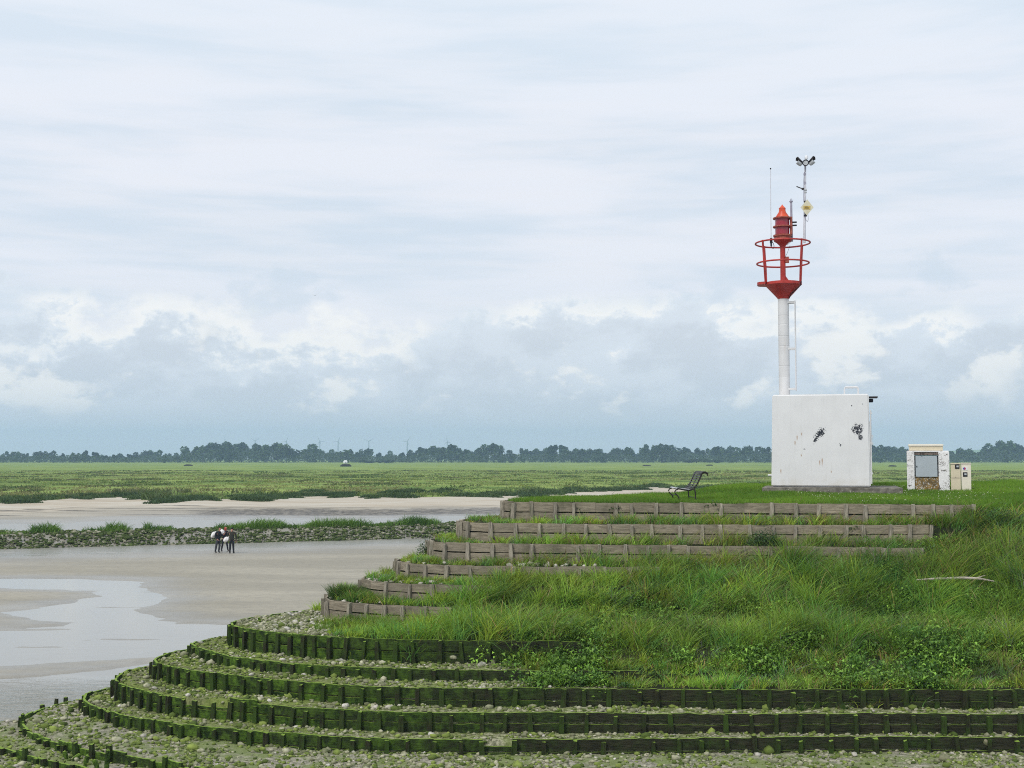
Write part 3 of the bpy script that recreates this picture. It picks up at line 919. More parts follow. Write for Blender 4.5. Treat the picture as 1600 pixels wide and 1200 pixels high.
# -- single broad leaved plants one can point at
def rosette(loc, n, ln, spread, col, label, cat='weed', asp=.34, name='dock_plant', upb=.35, stalk=0):
    root = empty(name, loc)
    tag(root, label, cat, 'broad leaved weeds on the terraces')
    a = rng.uniform(0, 2 * pi, n)
    el = rng.uniform(upb, upb + .7, n)
    out = np.stack([np.cos(a) * np.cos(el), np.sin(a) * np.cos(el), np.sin(el)], 1)
    base = out * rng.uniform(0, spread, (n, 1)) * np.array((1, 1, .8))
    leafmesh('leaf_rosette', base, rng.uniform(.6, 1.1, n) * ln, out, np.array(col)[None, :] * rng.uniform(.7, 1.25, (n, 1)), parent=root, asp=asp, droop=.35)
    return root
BR = (.085, .185, .045); DK = (.035, .085, .020); MD = (.055, .125, .03)
for (px, py, n, ln, sp, col, lab, nm) in (
    (1540, 1018, 26, .34, .16, (.070, .150, .050), 'big dock plant with broad pale leaves on the slope near the right edge', 'dock_plant'),
    (1428, 1002, 18, .30, .14, (.075, .150, .060), 'dock plant with two upright grey green leaves in the weedy slope', 'dock_plant'),
    (1276, 952, 22, .24, .14, (.070, .150, .040), 'leafy dock clump in the slope below the driftwood', 'dock_plant'),
    (1063, 1040, 26, .32, .10, (.120, .220, .050), 'yellow green lance leaved plant low on the weedy slope', 'dock_plant'),
    (1540, 1103, 34, .24, .16, (.105, .215, .055), 'bright green leafy plant on shingle shelf under the weedy slope', 'shingle_weed'),
    (962, 806, 40, .17, .20, DK, 'dark ivy like weed against the topmost plank wall, middle of wall', 'wall_weed'),
    (906, 808, 44, .17, .20, DK, 'dark bushy weed against the topmost plank wall near its left end', 'wall_weed'),
    (1112, 808, 48, .18, .24, DK, 'wide dark weed at the foot of the topmost wall below the bench', 'wall_weed'),
    (975, 1085, 34, .16, .14, MD, 'leafy weed hanging over the ninth wall, seen on dark boards', 'wall_weed'),
    (1330, 834, 30, .2, .2, MD, 'small bushy weed in front of the second plank wall', 'wall_weed'),
    ):
    p = hit(px, py)
    rosette(p, n, ln, sp, col, lab, name=nm)
# round dark shrub half hiding the third wall
def shrub(px, py, r, hgt, n, col, label, group=None, at=None):
    p = at or hit(px, py); root = empty('shrub', p); tag(root, label, 'shrub', group)
    d = rng.normal(0, 1, (n, 3)); d /= np.linalg.norm(d, axis=1, keepdims=True); d[:, 2] = np.abs(d[:, 2])
    nn = 1 + .35 * np.sin(d[:, :1] * 5 + 1) * np.cos(d[:, 1:2] * 4)
    P = d * rng.uniform(.45, 1, (n, 1)) * nn * np.array((r, r * .8, hgt))
    leafmesh('foliage', P, rng.uniform(.05, .09, n), rand_dirs(n, .05), np.array(col)[None, :] * rng.uniform(.6, 1.3, (n, 1)), parent=root)
    mb = MB()
    for q in range(5):
        a = q * 1.3
        mb.tube([(0, 0, -.05), (.25 * r * math.cos(a), .25 * r * math.sin(a), hgt * .4), (.6 * r * math.cos(a), .5 * r * math.sin(a), hgt * .75)], [.012, .009, .004], 5)
    mb.build('stem', M['bark'], root)
shrub(1196, 856, .55, .48, 900, (.030, .075, .022), 'round dark green shrub hiding part of the third plank wall')
shrub(1560, 820, .75, .55, 1000, (.050, .120, .030), 'grassy green shrub at right end of the upper terraces')
shrub(1590, 925, .8, .6, 1000, (.045, .110, .026), 'leafy shrub at the right edge beside the driftwood')
shrub(668, 862, .34, .60, 600, (.045, .105, .026), 'tall dark tuft beside the tip of the third plank wall', at=Vector((-2.5, 38.0, float(gz(-2.5, 38.0)))))
# grass tufts on the shingle shelf
for (px, py, rr, hh, lab) in ((1422, 1103, .16, .30, 'twin tuft of coarse grass on shingle under the slope, right of a white stone'),
                              (1318, 1108, .13, .18, 'brownish grass tuft on the shingle shelf below the weedy slope'),
                              (1253, 1110, .12, .17, 'small green grass tuft on the shingle shelf, leftmost of the row'),
                              (1525, 1108, .13, .2, 'thin grass tuft beside the bright leafy plant on the shingle'),
                              (460, 982, .16, .12, 'dark green low tuft among the stones behind the tall green wall'),
                              (540, 935, .45, .5, 'bushy grass tuft leaning over the tip of the sixth wall'),
                              (1290, 968, .3, .3, 'spiky tussock of bluish grass in the middle of the weedy slope'),
                              (800, 1030, .4, .3, 'shaggy tussock at the left end of the weedy slope')):
    p = hit(px, py); n = int(600 * rr / .2) if rr > .3 else 170
    rad = rng.uniform(0, rr, n); a = rng.uniform(0, 2 * pi, n)
    P = np.stack([np.cos(a) * rad, np.sin(a) * rad, np.zeros(n) - .02], 1)
    t = lerpc((.035, .085, .018), (.09, .165, .035), rng.random(n)); dd = rng.random(n) < .12; t[dd] = (.2, .16, .08)
    o = blades('grass_tuft', P, hh * rng.uniform(.5, 1.1, n), rng.uniform(.008, .016, n), a, rng.uniform(.2, .8, n), t, 3, wind=(.15, 0))
    o.location = p; tag(o, lab, 'grass tuft', 'grass tufts one can point at')

# ================================================================== STONES
bm = bmesh.new(); bmesh.ops.create_icosphere(bm, subdivisions=2, radius=1)
IV = np.array([v.co[:] for v in bm.verts]); IT = np.array([[v.index for v in f.verts] for f in bm.faces]); bm.free()
bm = bmesh.new(); bmesh.ops.create_icosphere(bm, subdivisions=1, radius=1)
IV1 = np.array([v.co[:] for v in bm.verts]); IT1 = np.array([[v.index for v in f.verts] for f in bm.faces]); bm.free()

def stone_geo(P, s, tint, name, label=None, cat='stones', iv=IV1, it=IT1, kind='stuff', flat=(.45, .8)):
    n = len(P); m = len(iv)
    sc = np.stack([s * rng.uniform(.8, 1.3, n), s * rng.uniform(.7, 1.1, n), s * rng.uniform(*flat, n)], 1)
    V = iv[None] * (1 + rng.normal(0, .10, (n, m, 1)))
    # facet-like lopsidedness
    dirs = rng.normal(0, 1, (n, 1, 3)); dirs /= np.linalg.norm(dirs, axis=2, keepdims=True)
    dt = np.sum(V * dirs, axis=2, keepdims=True)
    V = V - dirs * np.maximum(dt - .45, 0) * .8
    V = V * sc[:, None, :]
    a = rng.uniform(0, 2 * pi, n); ca, sa = np.cos(a)[:, None], np.sin(a)[:, None]
    tl = rng.normal(0, .3, n)[:, None]
    x = V[:, :, 0] * ca - V[:, :, 1] * sa; y = V[:, :, 0] * sa + V[:, :, 1] * ca; z = V[:, :, 2] + x * tl * .3
    V = np.stack([x, y, z], 2) + P[:, None, :]
    T = (it[None] + (np.arange(n) * m)[:, None, None]).reshape(-1, 3)
    o = mesh_np(name, V.reshape(-1, 3), None, T, M['stone'], None, np.repeat(tint, m, axis=0), smooth=True)
    if label: tag(o, label, cat, kind=kind)
    return o

def stone_tints(n, pale, green):
    t = lerpc((.15, .15, .085), (.46, .44, .31), rng.random(n))
    r = rng.random(n)
    t[r < green] = lerpc((.050, .080, .012), (.250, .310, .070), rng.random((r < green).sum()))
    w = r > 1 - pale * .45
    t[w] = lerpc((.42, .39, .34), (.62, .58, .53), rng.random(w.sum()))
    return t

x, y = scatter(120000, (-16.5, 14), (22, 38))
k = gk(x, y); z = gz(x, y); px, py = proj(x, y, z)
tf = turf_amount(x, y, k, px)
cl = fbm(x * 1.4, y * 1.4, 91)
dens = np.where(k == 7, 1.0, np.where(k == 8, .80, np.where((k == 9), .75, np.where(k == 10, .55, np.where(k == 11, .5, np.where(k == 12, .6, np.where(k == 13, .5, .42)))))))
dens = dens * (.35 + .9 * sst(.38, .6, cl)) * (1 - tf) * (k >= 7)
big = (k >= 14) & (px > 900)
dens = np.where(big, .25 + .9 * sst(.42, .6, cl) * sst(980, 1330, px), dens)
ok = (rng.random(len(x)) < dens * .85) & (px > -140) & (px < 1680) & ((K[np.clip(((y - gy[0]) / GS).astype(int), 0, NYg - 1), np.clip(((x - gx[0]) / GS).astype(int), 0, NXg - 1)] < 14) | (z > .0))
x, y, z, k, px = x[ok], y[ok], z[ok], k[ok], px[ok]
n = len(x)
s = rng.lognormal(math.log(.036), .42, n)
s = np.where((k >= 14) & (px > 1000), s * 1.35, s)
s = np.clip(s, .018, .15)
green = 0.42
t = stone_tints(n, .06, .50)
bm7 = k == 7; tb7 = stone_tints(n, .22, .12); t[bm7] = tb7[bm7]
left = px < 420
tg = stone_tints(n, .04, .66); left &= (k > 7); t[left] = tg[left]
stone_geo(np.stack([x, y, z + s * .25], 1), s, t, 'shingle', 'algae covered stones lying loose on the lower terraces', 'stones')

# pale stones on upper terraces
x, y = scatter(5000, (-5.5, 8), (33, 37.5)); k = gk(x, y); px, py = proj(x, y, gz(x, y))
dens = ((k == 4) & (px > 790) & (px < 930)) * .5 + ((k == 5) & (px < 700)) * .35 + ((k == 6) & (px < 640)) * .3 + ((k == 4) & (px < 700)) * .15 + ((k == 7) & (px < 700)) * .1
ok = rng.random(len(x)) < dens * .5
x, y = x[ok], y[ok]; n = len(x)
s = np.clip(rng.lognormal(math.log(.055), .35, n), .03, .12)
stone_geo(np.stack([x, y, gz(x, y) + s * .4], 1), s, lerpc((.36, .33, .28), (.62, .57, .50), rng.random(n)), 'pale_rubble', 'pale rubble stones lying on the upper grassy terraces', 'stones')

# single stones one can point at
for (px, py, s, c, lab) in (
    (540, 1105, .085, (.60, .55, .50), 'pale pink boulder on the shelf above the tenth wall, leftmost of four'),
    (586, 1107, .085, (.58, .52, .47), 'smooth pale boulder above the chipped board of the tenth wall'),
    (607, 1107, .070, (.50, .46, .40), 'flat pale stone right of the smooth boulder above the tenth wall'),
    (624, 1105, .060, (.55, .51, .45), 'small round white stone at the end of the boulder row'),
    (866, 1101, .085, (.42, .41, .33), 'greyish round stone on the shelf under the ninth wall'),
    (1382, 1096, .075, (.60, .57, .52), 'single white stone by the twin grass tuft on the shingle'),
    (1334, 1182, .10, (.50, .46, .41), 'white stone lying on mud in the foreground shingle'),
    (1540, 1165, .17, (.22, .20, .13), 'largest brown boulder in the pile at the bottom right'),
    (1475, 1190, .15, (.20, .19, .12), 'dark brown boulder in the bottom right stone pile'),
    (703, 868, .085, (.55, .51, .42), 'pale stone in the grass near the tip of the third wall'),
    (650, 870, .075, (.55, .53, .47), 'small white stone in grass between third and fourth wall tips'),
    (325, 1030, .09, (.52, .48, .41), 'pale stone on the green shelf above the ninth wall'),
    (160, 1185, .09, (.42, .40, .33), 'round stone beside the snapped stakes at lower left')):
    p = hit(px, py)
    o = stone_geo(np.zeros((1, 3)), np.array([s]), np.array([c]), 'boulder' if s > .08 else 'stone', iv=IV, it=IT)
    o.location = (p.x, p.y, p.z + s * .35)
    tag(o, lab, 'stone', 'loose stones one can point at')

# snapped stakes
for (px, py, hh, lean, lab) in ((34, 1138, .34, .02, 'tall rotten stake at the tip of the broken wall'),
                          (104, 1186, .16, -.05, 'short snapped stake standing alone below the broken wall'),
                          (113, 1189, .13, .15, 'tiny leaning stake stub next to the short snapped one'),
                          (133, 1198, .20, .05, 'dark stake stub left of the pale green post'),
                          (154, 1206, .24, -.1, 'blackened stake stub at the bottom edge beside a round stone'),
                          (166, 1204, .42, .03, 'pale green weathered stake, tallest at the bottom left'),
                          (405, 974, .14, 0, 'short pile head behind the stones on the pebble shelf')):
    p = hit(px, py)
    mb = MB(); mb.tube([(0, 0, -.2), (lean * .4, 0, hh * .5), (lean, 0, hh * .93), (lean + .012, .01, hh)], [.052, .05, .045, .02], 7)
    o = mb.build('stake', M['wood_moss'], smooth=False); o.location = p
    tag(o, lab, 'stake', 'rotten stakes on the foreshore')

# driftwood branch
p0 = hit(1428, 924) + Vector((0, -.2, .30)); p3 = hit(1550, 924) + Vector((0, -.2, .30))
mb = MB()
mb.tube([p0.lerp(p3, t_) + Vector((0, 0, h_)) for t_, h_ in ((0, .0), (.2, .03), (.4, .045), (.6, .06), (.8, .045), (1, -.03))], [.016, .028, .034, .036, .032, .014], 8)
mb.tube([p0.lerp(p3, .75) + Vector((0, 0, .05)), p0.lerp(p3, .9) + Vector((0, .1, .12))], [.018, .007], 6)
o = mb.build('driftwood_branch', M['drift'], smooth=True)
tag(o, 'bleached white driftwood branch lying in the long grass', 'driftwood')

# ================================================================== TIDAL FLAT, DYKE, FAR BANK
us = np.arange(-.66, .56, .0026)
ys = [18.0]
while ys[-1] < 300: ys.append(ys[-1] * 1.0042)
ys = np.array(ys)
Uu, Yy = np.meshgrid(us, ys); Xx = Uu * Yy

def sdist(poly, x, y):
    d = np.full(x.shape, 1e9)
    n = len(poly)
    for a in range(n):
        x1, y1 = poly[a]; x2, y2 = poly[(a + 1) % n]
        ex, ey = x2 - x1, y2 - y1; l2 = ex * ex + ey * ey + 1e-9
        t = np.clip(((x - x1) * ex + (y - y1) * ey) / l2, 0, 1)
        d = np.minimum(d, (x - x1 - t * ex) ** 2 + (y - y1 - t * ey) ** 2)
    d = np.sqrt(d)
    return np.where(inside(poly, x, y), d, -d)
def pz(lst): return [tuple(UZ(a, b, 0.0)[:2]) for a, b in lst]
stream = pz([(-250,903),(0,905),(120,906),(215,910),(212,916),(236,926),(260,934),(235,944),(200,953),(215,962),(245,970),(262,977),(380,977),(380,1000),(240,1024),(100,1034),(0,1039),(-250,1045),(-250,987),(0,986),(110,980),(122,977),(118,971),(70,965),(26,957),(100,945),(168,931),(150,926),(100,921),(0,918),(-250,918)])
nearw = pz([(-400,1074),(0,1063),(120,1053),(185,1045),(250,1036),(420,1012),(560,1000),(560,1400),(-400,1400)])
chan = pz([(-250,862),(0,857),(250,852),(330,849),(660,840),(700,838),(960,833),(960,838),(700,846),(520,850),(330,858),(0,869),(-250,874)])
backw = pz([(-300,820),(0,819),(120,818),(215,815),(262,809),(300,816),(335,814),(420,810),(500,814),(640,810),(790,803),(960,800),(960,815),(700,823),(400,826),(100,833),(-300,840)])

PXx, PYy = proj(Xx, Yy, 0 * Xx)
nz1 = fbm(Xx * .12, Yy * .3, 101) - .5; nz2 = fbm(Xx * .9, Yy * 1.6, 103) - .5; nz3 = fbm(Xx * .22, Yy * 1.1, 107) - .5
Hs = .055 + .05 * nz1 + .012 * nz2
wetsd = np.full(Xx.shape, -50.0)
for poly, soft in ((stream, .45), (nearw, .35), (chan, 1.4), (backw, 2.6)):
    sd = sdist(poly, Xx, Yy) + nz2 * soft * 1.6 + nz1 * soft * 2.5
    Hs = Hs * (1 - sst(-soft * 2, soft * .2, sd)) + (-.035 + .04 * nz1 + .03 * nz2 + .17 * nz3) * sst(-soft * 2, soft * .2, sd)
    wetsd = np.maximum(wetsd, sd / soft)
# bars inside the sheet of shallow water
# stone dyke
dk = [(-90, 80), (-62, 88), (-38.8, 97), (-24.2, 103), (-7.7, 110), (-3.5, 112.2)]
dd = np.full(Xx.shape, 1e9); side = np.zeros(Xx.shape)
for (x1, y1), (x2, y2) in zip(dk, dk[1:]):
    ex, ey = x2 - x1, y2 - y1; l2 = ex * ex + ey * ey
    t = np.clip(((Xx - x1) * ex + (Yy - y1) * ey) / l2, 0, 1)
    e = np.hypot(Xx - x1 - t * ex, Yy - y1 - t * ey)
    side = np.where(e < dd, (Yy - y1) * ex - (Xx - x1) * ey, side)
    dd = np.minimum(dd, e)
dyke = .95 * sst(6.0, .4, dd + .9 * nz1) * (1 + .25 * nz2)
Hs = np.maximum(Hs, dyke - .12)
# far bank rising to the marsh
ux = np.array([-.66,-.4,-.36,-.34,-.3,-.27,-.2,-.15,-.1,-.05,-.02,0.0,.03,.05,.08,.13,.18,.23,.3,.36,.4,.56])
ey_ = np.array([785,785,783,780,776.5,780,779,776.5,779,777,778.5,775,773,768,764.5,763.5,764.5,769,767,767.5,766,766])
de_l = 5.65 * F / (ey_ - HOR)
d_edge = np.interp(Uu, ux, de_l) + 44 * (fbm(Xx * .07, Yy * .05, 111) - .5) + 14 * (fbm(Xx * .3, Yy * .2, 113) - .5)
d_wat = np.interp(Uu, [-.66, -.4, -.25, -.1, 0, .2, .56], [136, 138, 143, 143, 148, 150, 152])
tb = np.clip((Yy - d_wat) / np.maximum(d_edge - d_wat, 4), 0, 1.0)
bank = .80 * tb ** 1.1
Hs = np.where(Yy > d_wat, np.maximum(Hs, .05 + bank), Hs)
marsh_m = sst(0, 1.6, Yy - d_edge)
hum = .28 * (fbm(Xx * .16, Yy * .12, 121) - .45)
Hs = Hs * (1 - marsh_m) + (.85 + (.77) * sst(0, 45, Yy - d_edge) + hum * sst(0, 12, Yy - d_edge)) * marsh_m
# sink below the mound
sink = sst(-12.8, -11.2, Xx) * (Yy < 44) * (Yy > 0)
_ix = np.clip(((Xx - gx[0]) / GS).round().astype(int), 0, NXg - 1); _iy = np.clip(((Yy - gy[0]) / GS).round().astype(int), 0, NYg - 1)
in_b = (Xx > gx[0] + .2) & (Xx < gx[-1] - .2) & (Yy > gy[0] + .2) & (Yy < gy[-1] - .5)
near_m = in_b & ((K[_iy, _ix] < 14) | (AP[_iy, _ix] > .75))
Hs = np.where(near_m, -.5, Hs)
mud = sst(277, 330, PXx + 30 * nz2) * sst(.36, .26, tb + .25 * nz2) * (Yy > d_wat - 3) * sst(900, 800, PXx) * sst(-.02, .05, tb + .08 * nz2)
mud = np.maximum(mud, .8 * sst(.60, .66, fbm(Xx * .05, Yy * .5, 131)) * (tb > .02) * (tb < .6))
dune = np.maximum(sst(.28, .50, tb + .2 * nz1), .42 * sst(.02, .08, tb)) * (1 - marsh_m)
wet = np.clip(sst(-11.0, -.2, wetsd + 5 * nz3 * (wetsd < 0)) ** 1.5 + .06, 0, 1) * (1 - dune)
wet = np.maximum(wet, .12 * (1 - dune))
colr = np.stack([mud.ravel(), dune.ravel(), wet.ravel()], 1)
VV = np.stack([Xx.ravel(), Yy.ravel(), Hs.ravel()], 1)
GF = grid_faces(len(us), len(ys))
mm = (marsh_m.ravel() > .5)
fm = mm[GF].sum(1) >= 3
sandf = mesh_np('tidal_flat', VV, GF, None, M['sand'], col=colr, smooth=True)
sandf.data.materials.append(M['marsh'])
sandf.data.polygons.foreach_set('material_index', fm.astype(np.int32))
tag(sandf, 'grey tidal sand flat with pale far bank', 'beach', kind='structure')

# water: one level sheet that fills the hollows of the flat
wv = [(-70, 17, 0), (60, 17, 0), (110, 150, 0), (-110, 150, 0)]
mb = MB(); mb.add(wv, [(0, 1, 2, 3)])
wat = mb.build('water', M['water']); tag(wat, 'shallow silty water in the tidal channels', 'water', kind='structure')

def flat_z(x, y):
    u = x / y
    iu = np.clip(np.round((u - us[0]) / .0026).astype(int), 0, len(us) - 1)
    iy = np.clip(np.searchsorted(ys, y), 0, len(ys) - 1)
    return Hs[iy, iu]

# marsh plain to the horizon
yr = [296.0]
while yr[-1] < 9000: yr.append(yr[-1] * 1.045)
uu = np.arange(-1.0, 1.01, .02)
A, B = np.meshgrid(uu, np.array(yr)); AX = A * B * (.66 + .0 * A)
zz = 1.60 + .22 * (fbm(AX * .03, B * .03, 141) - .5) * np.clip(400 / B, 0, 1)
pl = mesh_np('marsh_field', np.stack([AX.ravel(), B.ravel(), zz.ravel()], 1), grid_faces(len(uu), len(yr)), None, M['marsh'], smooth=True)
tag(pl, 'wide green salt marsh reaching to the far trees', 'field', kind='structure')

# marsh plants: clumps at the edge, then looser tufts
def marsh_tints(x, y, n, dark):
    f = np.clip(fbm(x * .045, y * .10, 151) * 1.7 - .35 + rng.normal(0, .13, n), 0, 1)
    c = lerpc((.100, .165, .042), (.285, .355, .095), f)
    g = (rng.random(n) < .18) | (fbm(x * .03 + 9, y * .09, 153) > .60)
    c[g] = lerpc((.20, .20, .075), (.30, .28, .13), rng.random(g.sum()))
    c = c * (1 - .7 * dark[:, None]) + np.array((.036, .075, .026)) * .7 * dark[:, None]
    return c
n = 300000
yy = 135 * (520 / 135) ** rng.random(n); u = rng.uniform(-.5, .5, n); xx = u * yy
de = np.interp(u, ux, de_l) + 44 * (fbm(xx * .07, yy * .05, 111) - .5) + 14 * (fbm(xx * .3, yy * .2, 113) - .5)
dist = yy - de
cl = fbm(xx * .16, yy * .12, 121)
cl2 = fbm(xx * .35, yy * .16, 157)
ok = (dist > .8) & (rng.random(n) < np.clip(.15 + 1.5 * (cl2 - .36) * 2 , .12, 1))
xx, yy, dist, cl, cl2 = xx[ok], yy[ok], dist[ok], cl[ok], cl2[ok]
n = len(xx)
edge = np.exp(-np.clip(dist, 0, None) / 14.0)
cl3 = fbm(xx * .12, yy * .09, 159)
hh = (.20 + .55 * np.clip(cl2 - .3, 0, .5) + 1.1 * edge * np.clip(cl3 * 2 - .45, .15, 1) + .5 * sst(.55, .66, cl3)) * rng.uniform(.6, 1.2, n) * np.where(dist > 25, .6, 1)
zz = np.where(yy < 298, flat_z(xx, np.minimum(yy, 299)), 1.6)
ww = rng.uniform(.14, .34, n) * np.clip(yy / 220, .8, 2.4)
mt = marsh_tints(xx, yy, n, np.clip(edge * .9 + .8 * sst(.54, .66, cl3), 0, 1))
# low domed shrubs of sea purslane spilling over the edge of the turf
nb = 260; ub = rng.uniform(-.5, .5, nb); rb = rng.uniform(.7, 2.4, nb); cntb = (rb ** 1.5 * 130).astype(int)
db = np.interp(ub, ux, de_l)
for _ in range(3):
    xb_ = ub * db
    db = np.interp(ub, ux, de_l) + 44 * (fbm(xb_ * .07, db * .05, 111) - .5) + 14 * (fbm(xb_ * .3, db * .2, 113) - .5)
db = db + rng.normal(1.5, 3.0, nb) + rb * .4
rep = np.repeat(np.arange(nb), cntb)
ra_ = np.sqrt(rng.random(len(rep))); aa_ = rng.uniform(0, 2 * pi, len(rep))
xs_ = (ub * db)[rep] + ra_ * np.cos(aa_) * rb[rep] * 1.3; ys_ = db[rep] + ra_ * np.sin(aa_) * rb[rep]
hs_ = (.25 + .28 * rb[rep]) * np.sqrt(np.clip(1 - ra_ ** 2, .05, 1)) * rng.uniform(.8, 1.2, len(rep))
ts_ = lerpc((.035, .075, .026), (.095, .150, .050), np.clip(rng.random(len(rep)) * .6 + .4 * rng.random(nb)[rep], 0, 1))
xx = np.concatenate([xx, xs_]); yy = np.concatenate([yy, ys_]); zz = np.concatenate([zz, flat_z(xs_, ys_)])
hh = np.concatenate([hh, hs_]); ww = np.concatenate([ww, rng.uniform(.12, .24, len(rep))]); mt = np.concatenate([mt, ts_]); n = len(xx)
mg = blades('marsh_grass', np.stack([xx, yy, zz - .05], 1), hh, ww, rng.uniform(0, 2 * pi, n), rng.uniform(.3, 1.3, n), mt, 2)
tag(mg, 'salt marsh grass and sea purslane across the water', 'grass', kind='stuff')

# stones and grass on the dyke
x, y = scatter(90000, (-64, -2), (84, 118))
dl = np.full(len(x), 1e9); sd = np.zeros(len(x))
for (x1, y1), (x2, y2) in zip(dk, dk[1:]):
    ex, ey = x2 - x1, y2 - y1; l2 = ex * ex + ey * ey
    t = np.clip(((x - x1) * ex + (y - y1) * ey) / l2, 0, 1)
    e = np.hypot(x - x1 - t * ex, y - y1 - t * ey)
    sd = np.where(e < dl, np.sign((y - y1) * ex - (x - x1) * ey), sd); dl = np.minimum(dl, e)
ok = (dl < 5.3) & (sd < 0) | (dl < 1.5)
ok &= rng.random(len(x)) < .25 + .75 * sst(.36, .55, fbm(x * .5, y * .5, 161))
x, y = x[ok], y[ok]; n = len(x)
s = np.clip(rng.lognormal(math.log(.09), .38, n), .05, .24)
t = lerpc((.16, .155, .105), (.34, .32, .24), rng.random(n)); gq = rng.random(n) < .74
t[gq] = lerpc((.028, .046, .011), (.085, .115, .030), rng.random(gq.sum()))
stone_geo(np.stack([x, y, flat_z(x, y) + s * .3], 1), s, t, 'dyke_stones', 'weed covered stones heaped along the low dyke', 'stones')
x, y = scatter(150000, (-64, -2), (88, 120))
dl = np.full(len(x), 1e9); sd = np.zeros(len(x))
for (x1, y1), (x2, y2) in zip(dk, dk[1:]):
    ex, ey = x2 - x1, y2 - y1; l2 = ex * ex + ey * ey
    t = np.clip(((x - x1) * ex + (y - y1) * ey) / l2, 0, 1)
    e = np.hypot(x - x1 - t * ex, y - y1 - t * ey)
    sd = np.where(e < dl, np.sign((y - y1) * ex - (x - x1) * ey), sd); dl = np.minimum(dl, e)
px, py = proj(x, y, .8 + 0 * x)
gm = np.zeros(len(x))
for a, b in ((-200, 96), (126, 208), (222, 274), (336, 690)): gm = np.maximum(gm, sst(a - 6, a + 8, px) * sst(b + 4, b - 12, px))
ok = (dl < 1.8) & (rng.random(len(x)) < gm) & ((sd > 0) | (dl < 1.1))
x, y, px, gm, dl = x[ok], y[ok], px[ok], gm[ok], dl[ok]; n = len(x)
hh = .78 * (.30 + 1.05 * sst(.3, .65, fbm(x * .45, y * .35, 171))) * rng.uniform(.65, 1.1, n) * (.3 + .7 * gm) * np.clip(1.15 - (dl / 1.8) ** 2, .3, 1)
t = lerpc((.05, .125, .02), (.16, .285, .04), np.clip(fbm(x * .5, y * .5, 173) * 1.4 - .2 + rng.normal(0, .15, n), 0, 1))
dg = blades('dyke_grass', np.stack([x, y, flat_z(x, y)], 1), hh, rng.uniform(.04, .09, n), rng.uniform(0, 2 * pi, n), rng.uniform(.3, 1.0, n), t, 2, wind=(.15, 0))
tag(dg, 'bright green grass growing along the crest of the dyke', 'grass', kind='stuff')

# ================================================================== FAR TREES
def tree_proto(kind, seed):
    r = np.random.default_rng(seed)
    n = 1500
    if kind == 'round':
        cs = r.normal(0, 1, (9, 3)) * np.array((.30, .30, .17)) + np.array((0, 0, .60)); rad = r.uniform(.16, .27, 9)
    elif kind == 'tall':
        cs = np.stack([r.normal(0, .13, 9), r.normal(0, .13, 9), np.linspace(.30, .9, 9)], 1); rad = np.interp(cs[:, 2], [.3, .55, .95], [.2, .24, .10])
    elif kind == 'spread':
        cs = r.normal(0, 1, (11, 3)) * np.array((.42, .42, .13)) + np.array((0, 0, .66)); rad = r.uniform(.12, .22, 11)
    else:  # low
        cs = r.normal(0, 1, (9, 3)) * np.array((.45, .4, .12)) + np.array((0, 0, .45)); rad = r.uniform(.2, .32, 9)
    q = r.integers(0, len(cs), n)
    d = r.normal(0, 1, (n, 3)); d /= np.linalg.norm(d, axis=1, keepdims=True)
    P = cs[q] + d * (rad[q] * r.uniform(.6, 1.05, n))[:, None]
    P[:, 2] = np.maximum(P[:, 2], .05)
    top = P[:, 2].max(); P[:, 2] *= 1 / top
    base = np.array({'round': (.034, .066, .030), 'tall': (.026, .055, .026), 'spread': (.041, .075, .034), 'low': (.045, .080, .034)}[kind])
    tint = base[None, :] * (.65 + .7 * r.random(len(cs)))[q][:, None] * r.uniform(.7, 1.3, (n, 1))
    out = d * .6 + r.normal(0, .5, (n, 3)); out /= np.linalg.norm(out, axis=1, keepdims=True)
    crown = leafmesh('crown', P, r.uniform(.09, .15, n), out, tint, 'tree', asp=1.0, droop=.1)
    mb = MB()
    mb.tube([(0, 0, -.02), (.01, 0, .2), (.02, .01, .45), (.0, 0, .7)], [.035, .028, .02, .008], 7)
    for k in range(4):
        c = cs[k]
        mb.tube([(.01, 0, .22 + .05 * k), (c[0] * .5, c[1] * .5, (c[2] + .3) * .5), tuple(c)], [.016, .011, .004], 5)
    trunk = mb.build('trunk', M['bark'])
    return crown, trunk
protos = {k: [tree_proto(k, 200 + 10 * a + b) for b in range(3)] for a, k in enumerate(('round', 'tall', 'spread', 'low'))}
used = set()
def plant(kind, loc, wdt, hgt, label, cat='tree', group=None, name=None):
    root = empty(name or {'round': 'broadleaf_tree', 'tall': 'slender_tree', 'spread': 'spreading_tree', 'low': 'bush'}[kind], loc, random.uniform(0, 6.28))
    tag(root, label, cat, group)
    v = random.randrange(3)
    for o in protos[kind][v]:
        key = o.name
        if key not in used:
            used.add(key); c = o
        else:
            c = o.copy(); COL.objects.link(c)
        c.parent = root
        c.scale = (wdt, wdt, hgt)
    return root
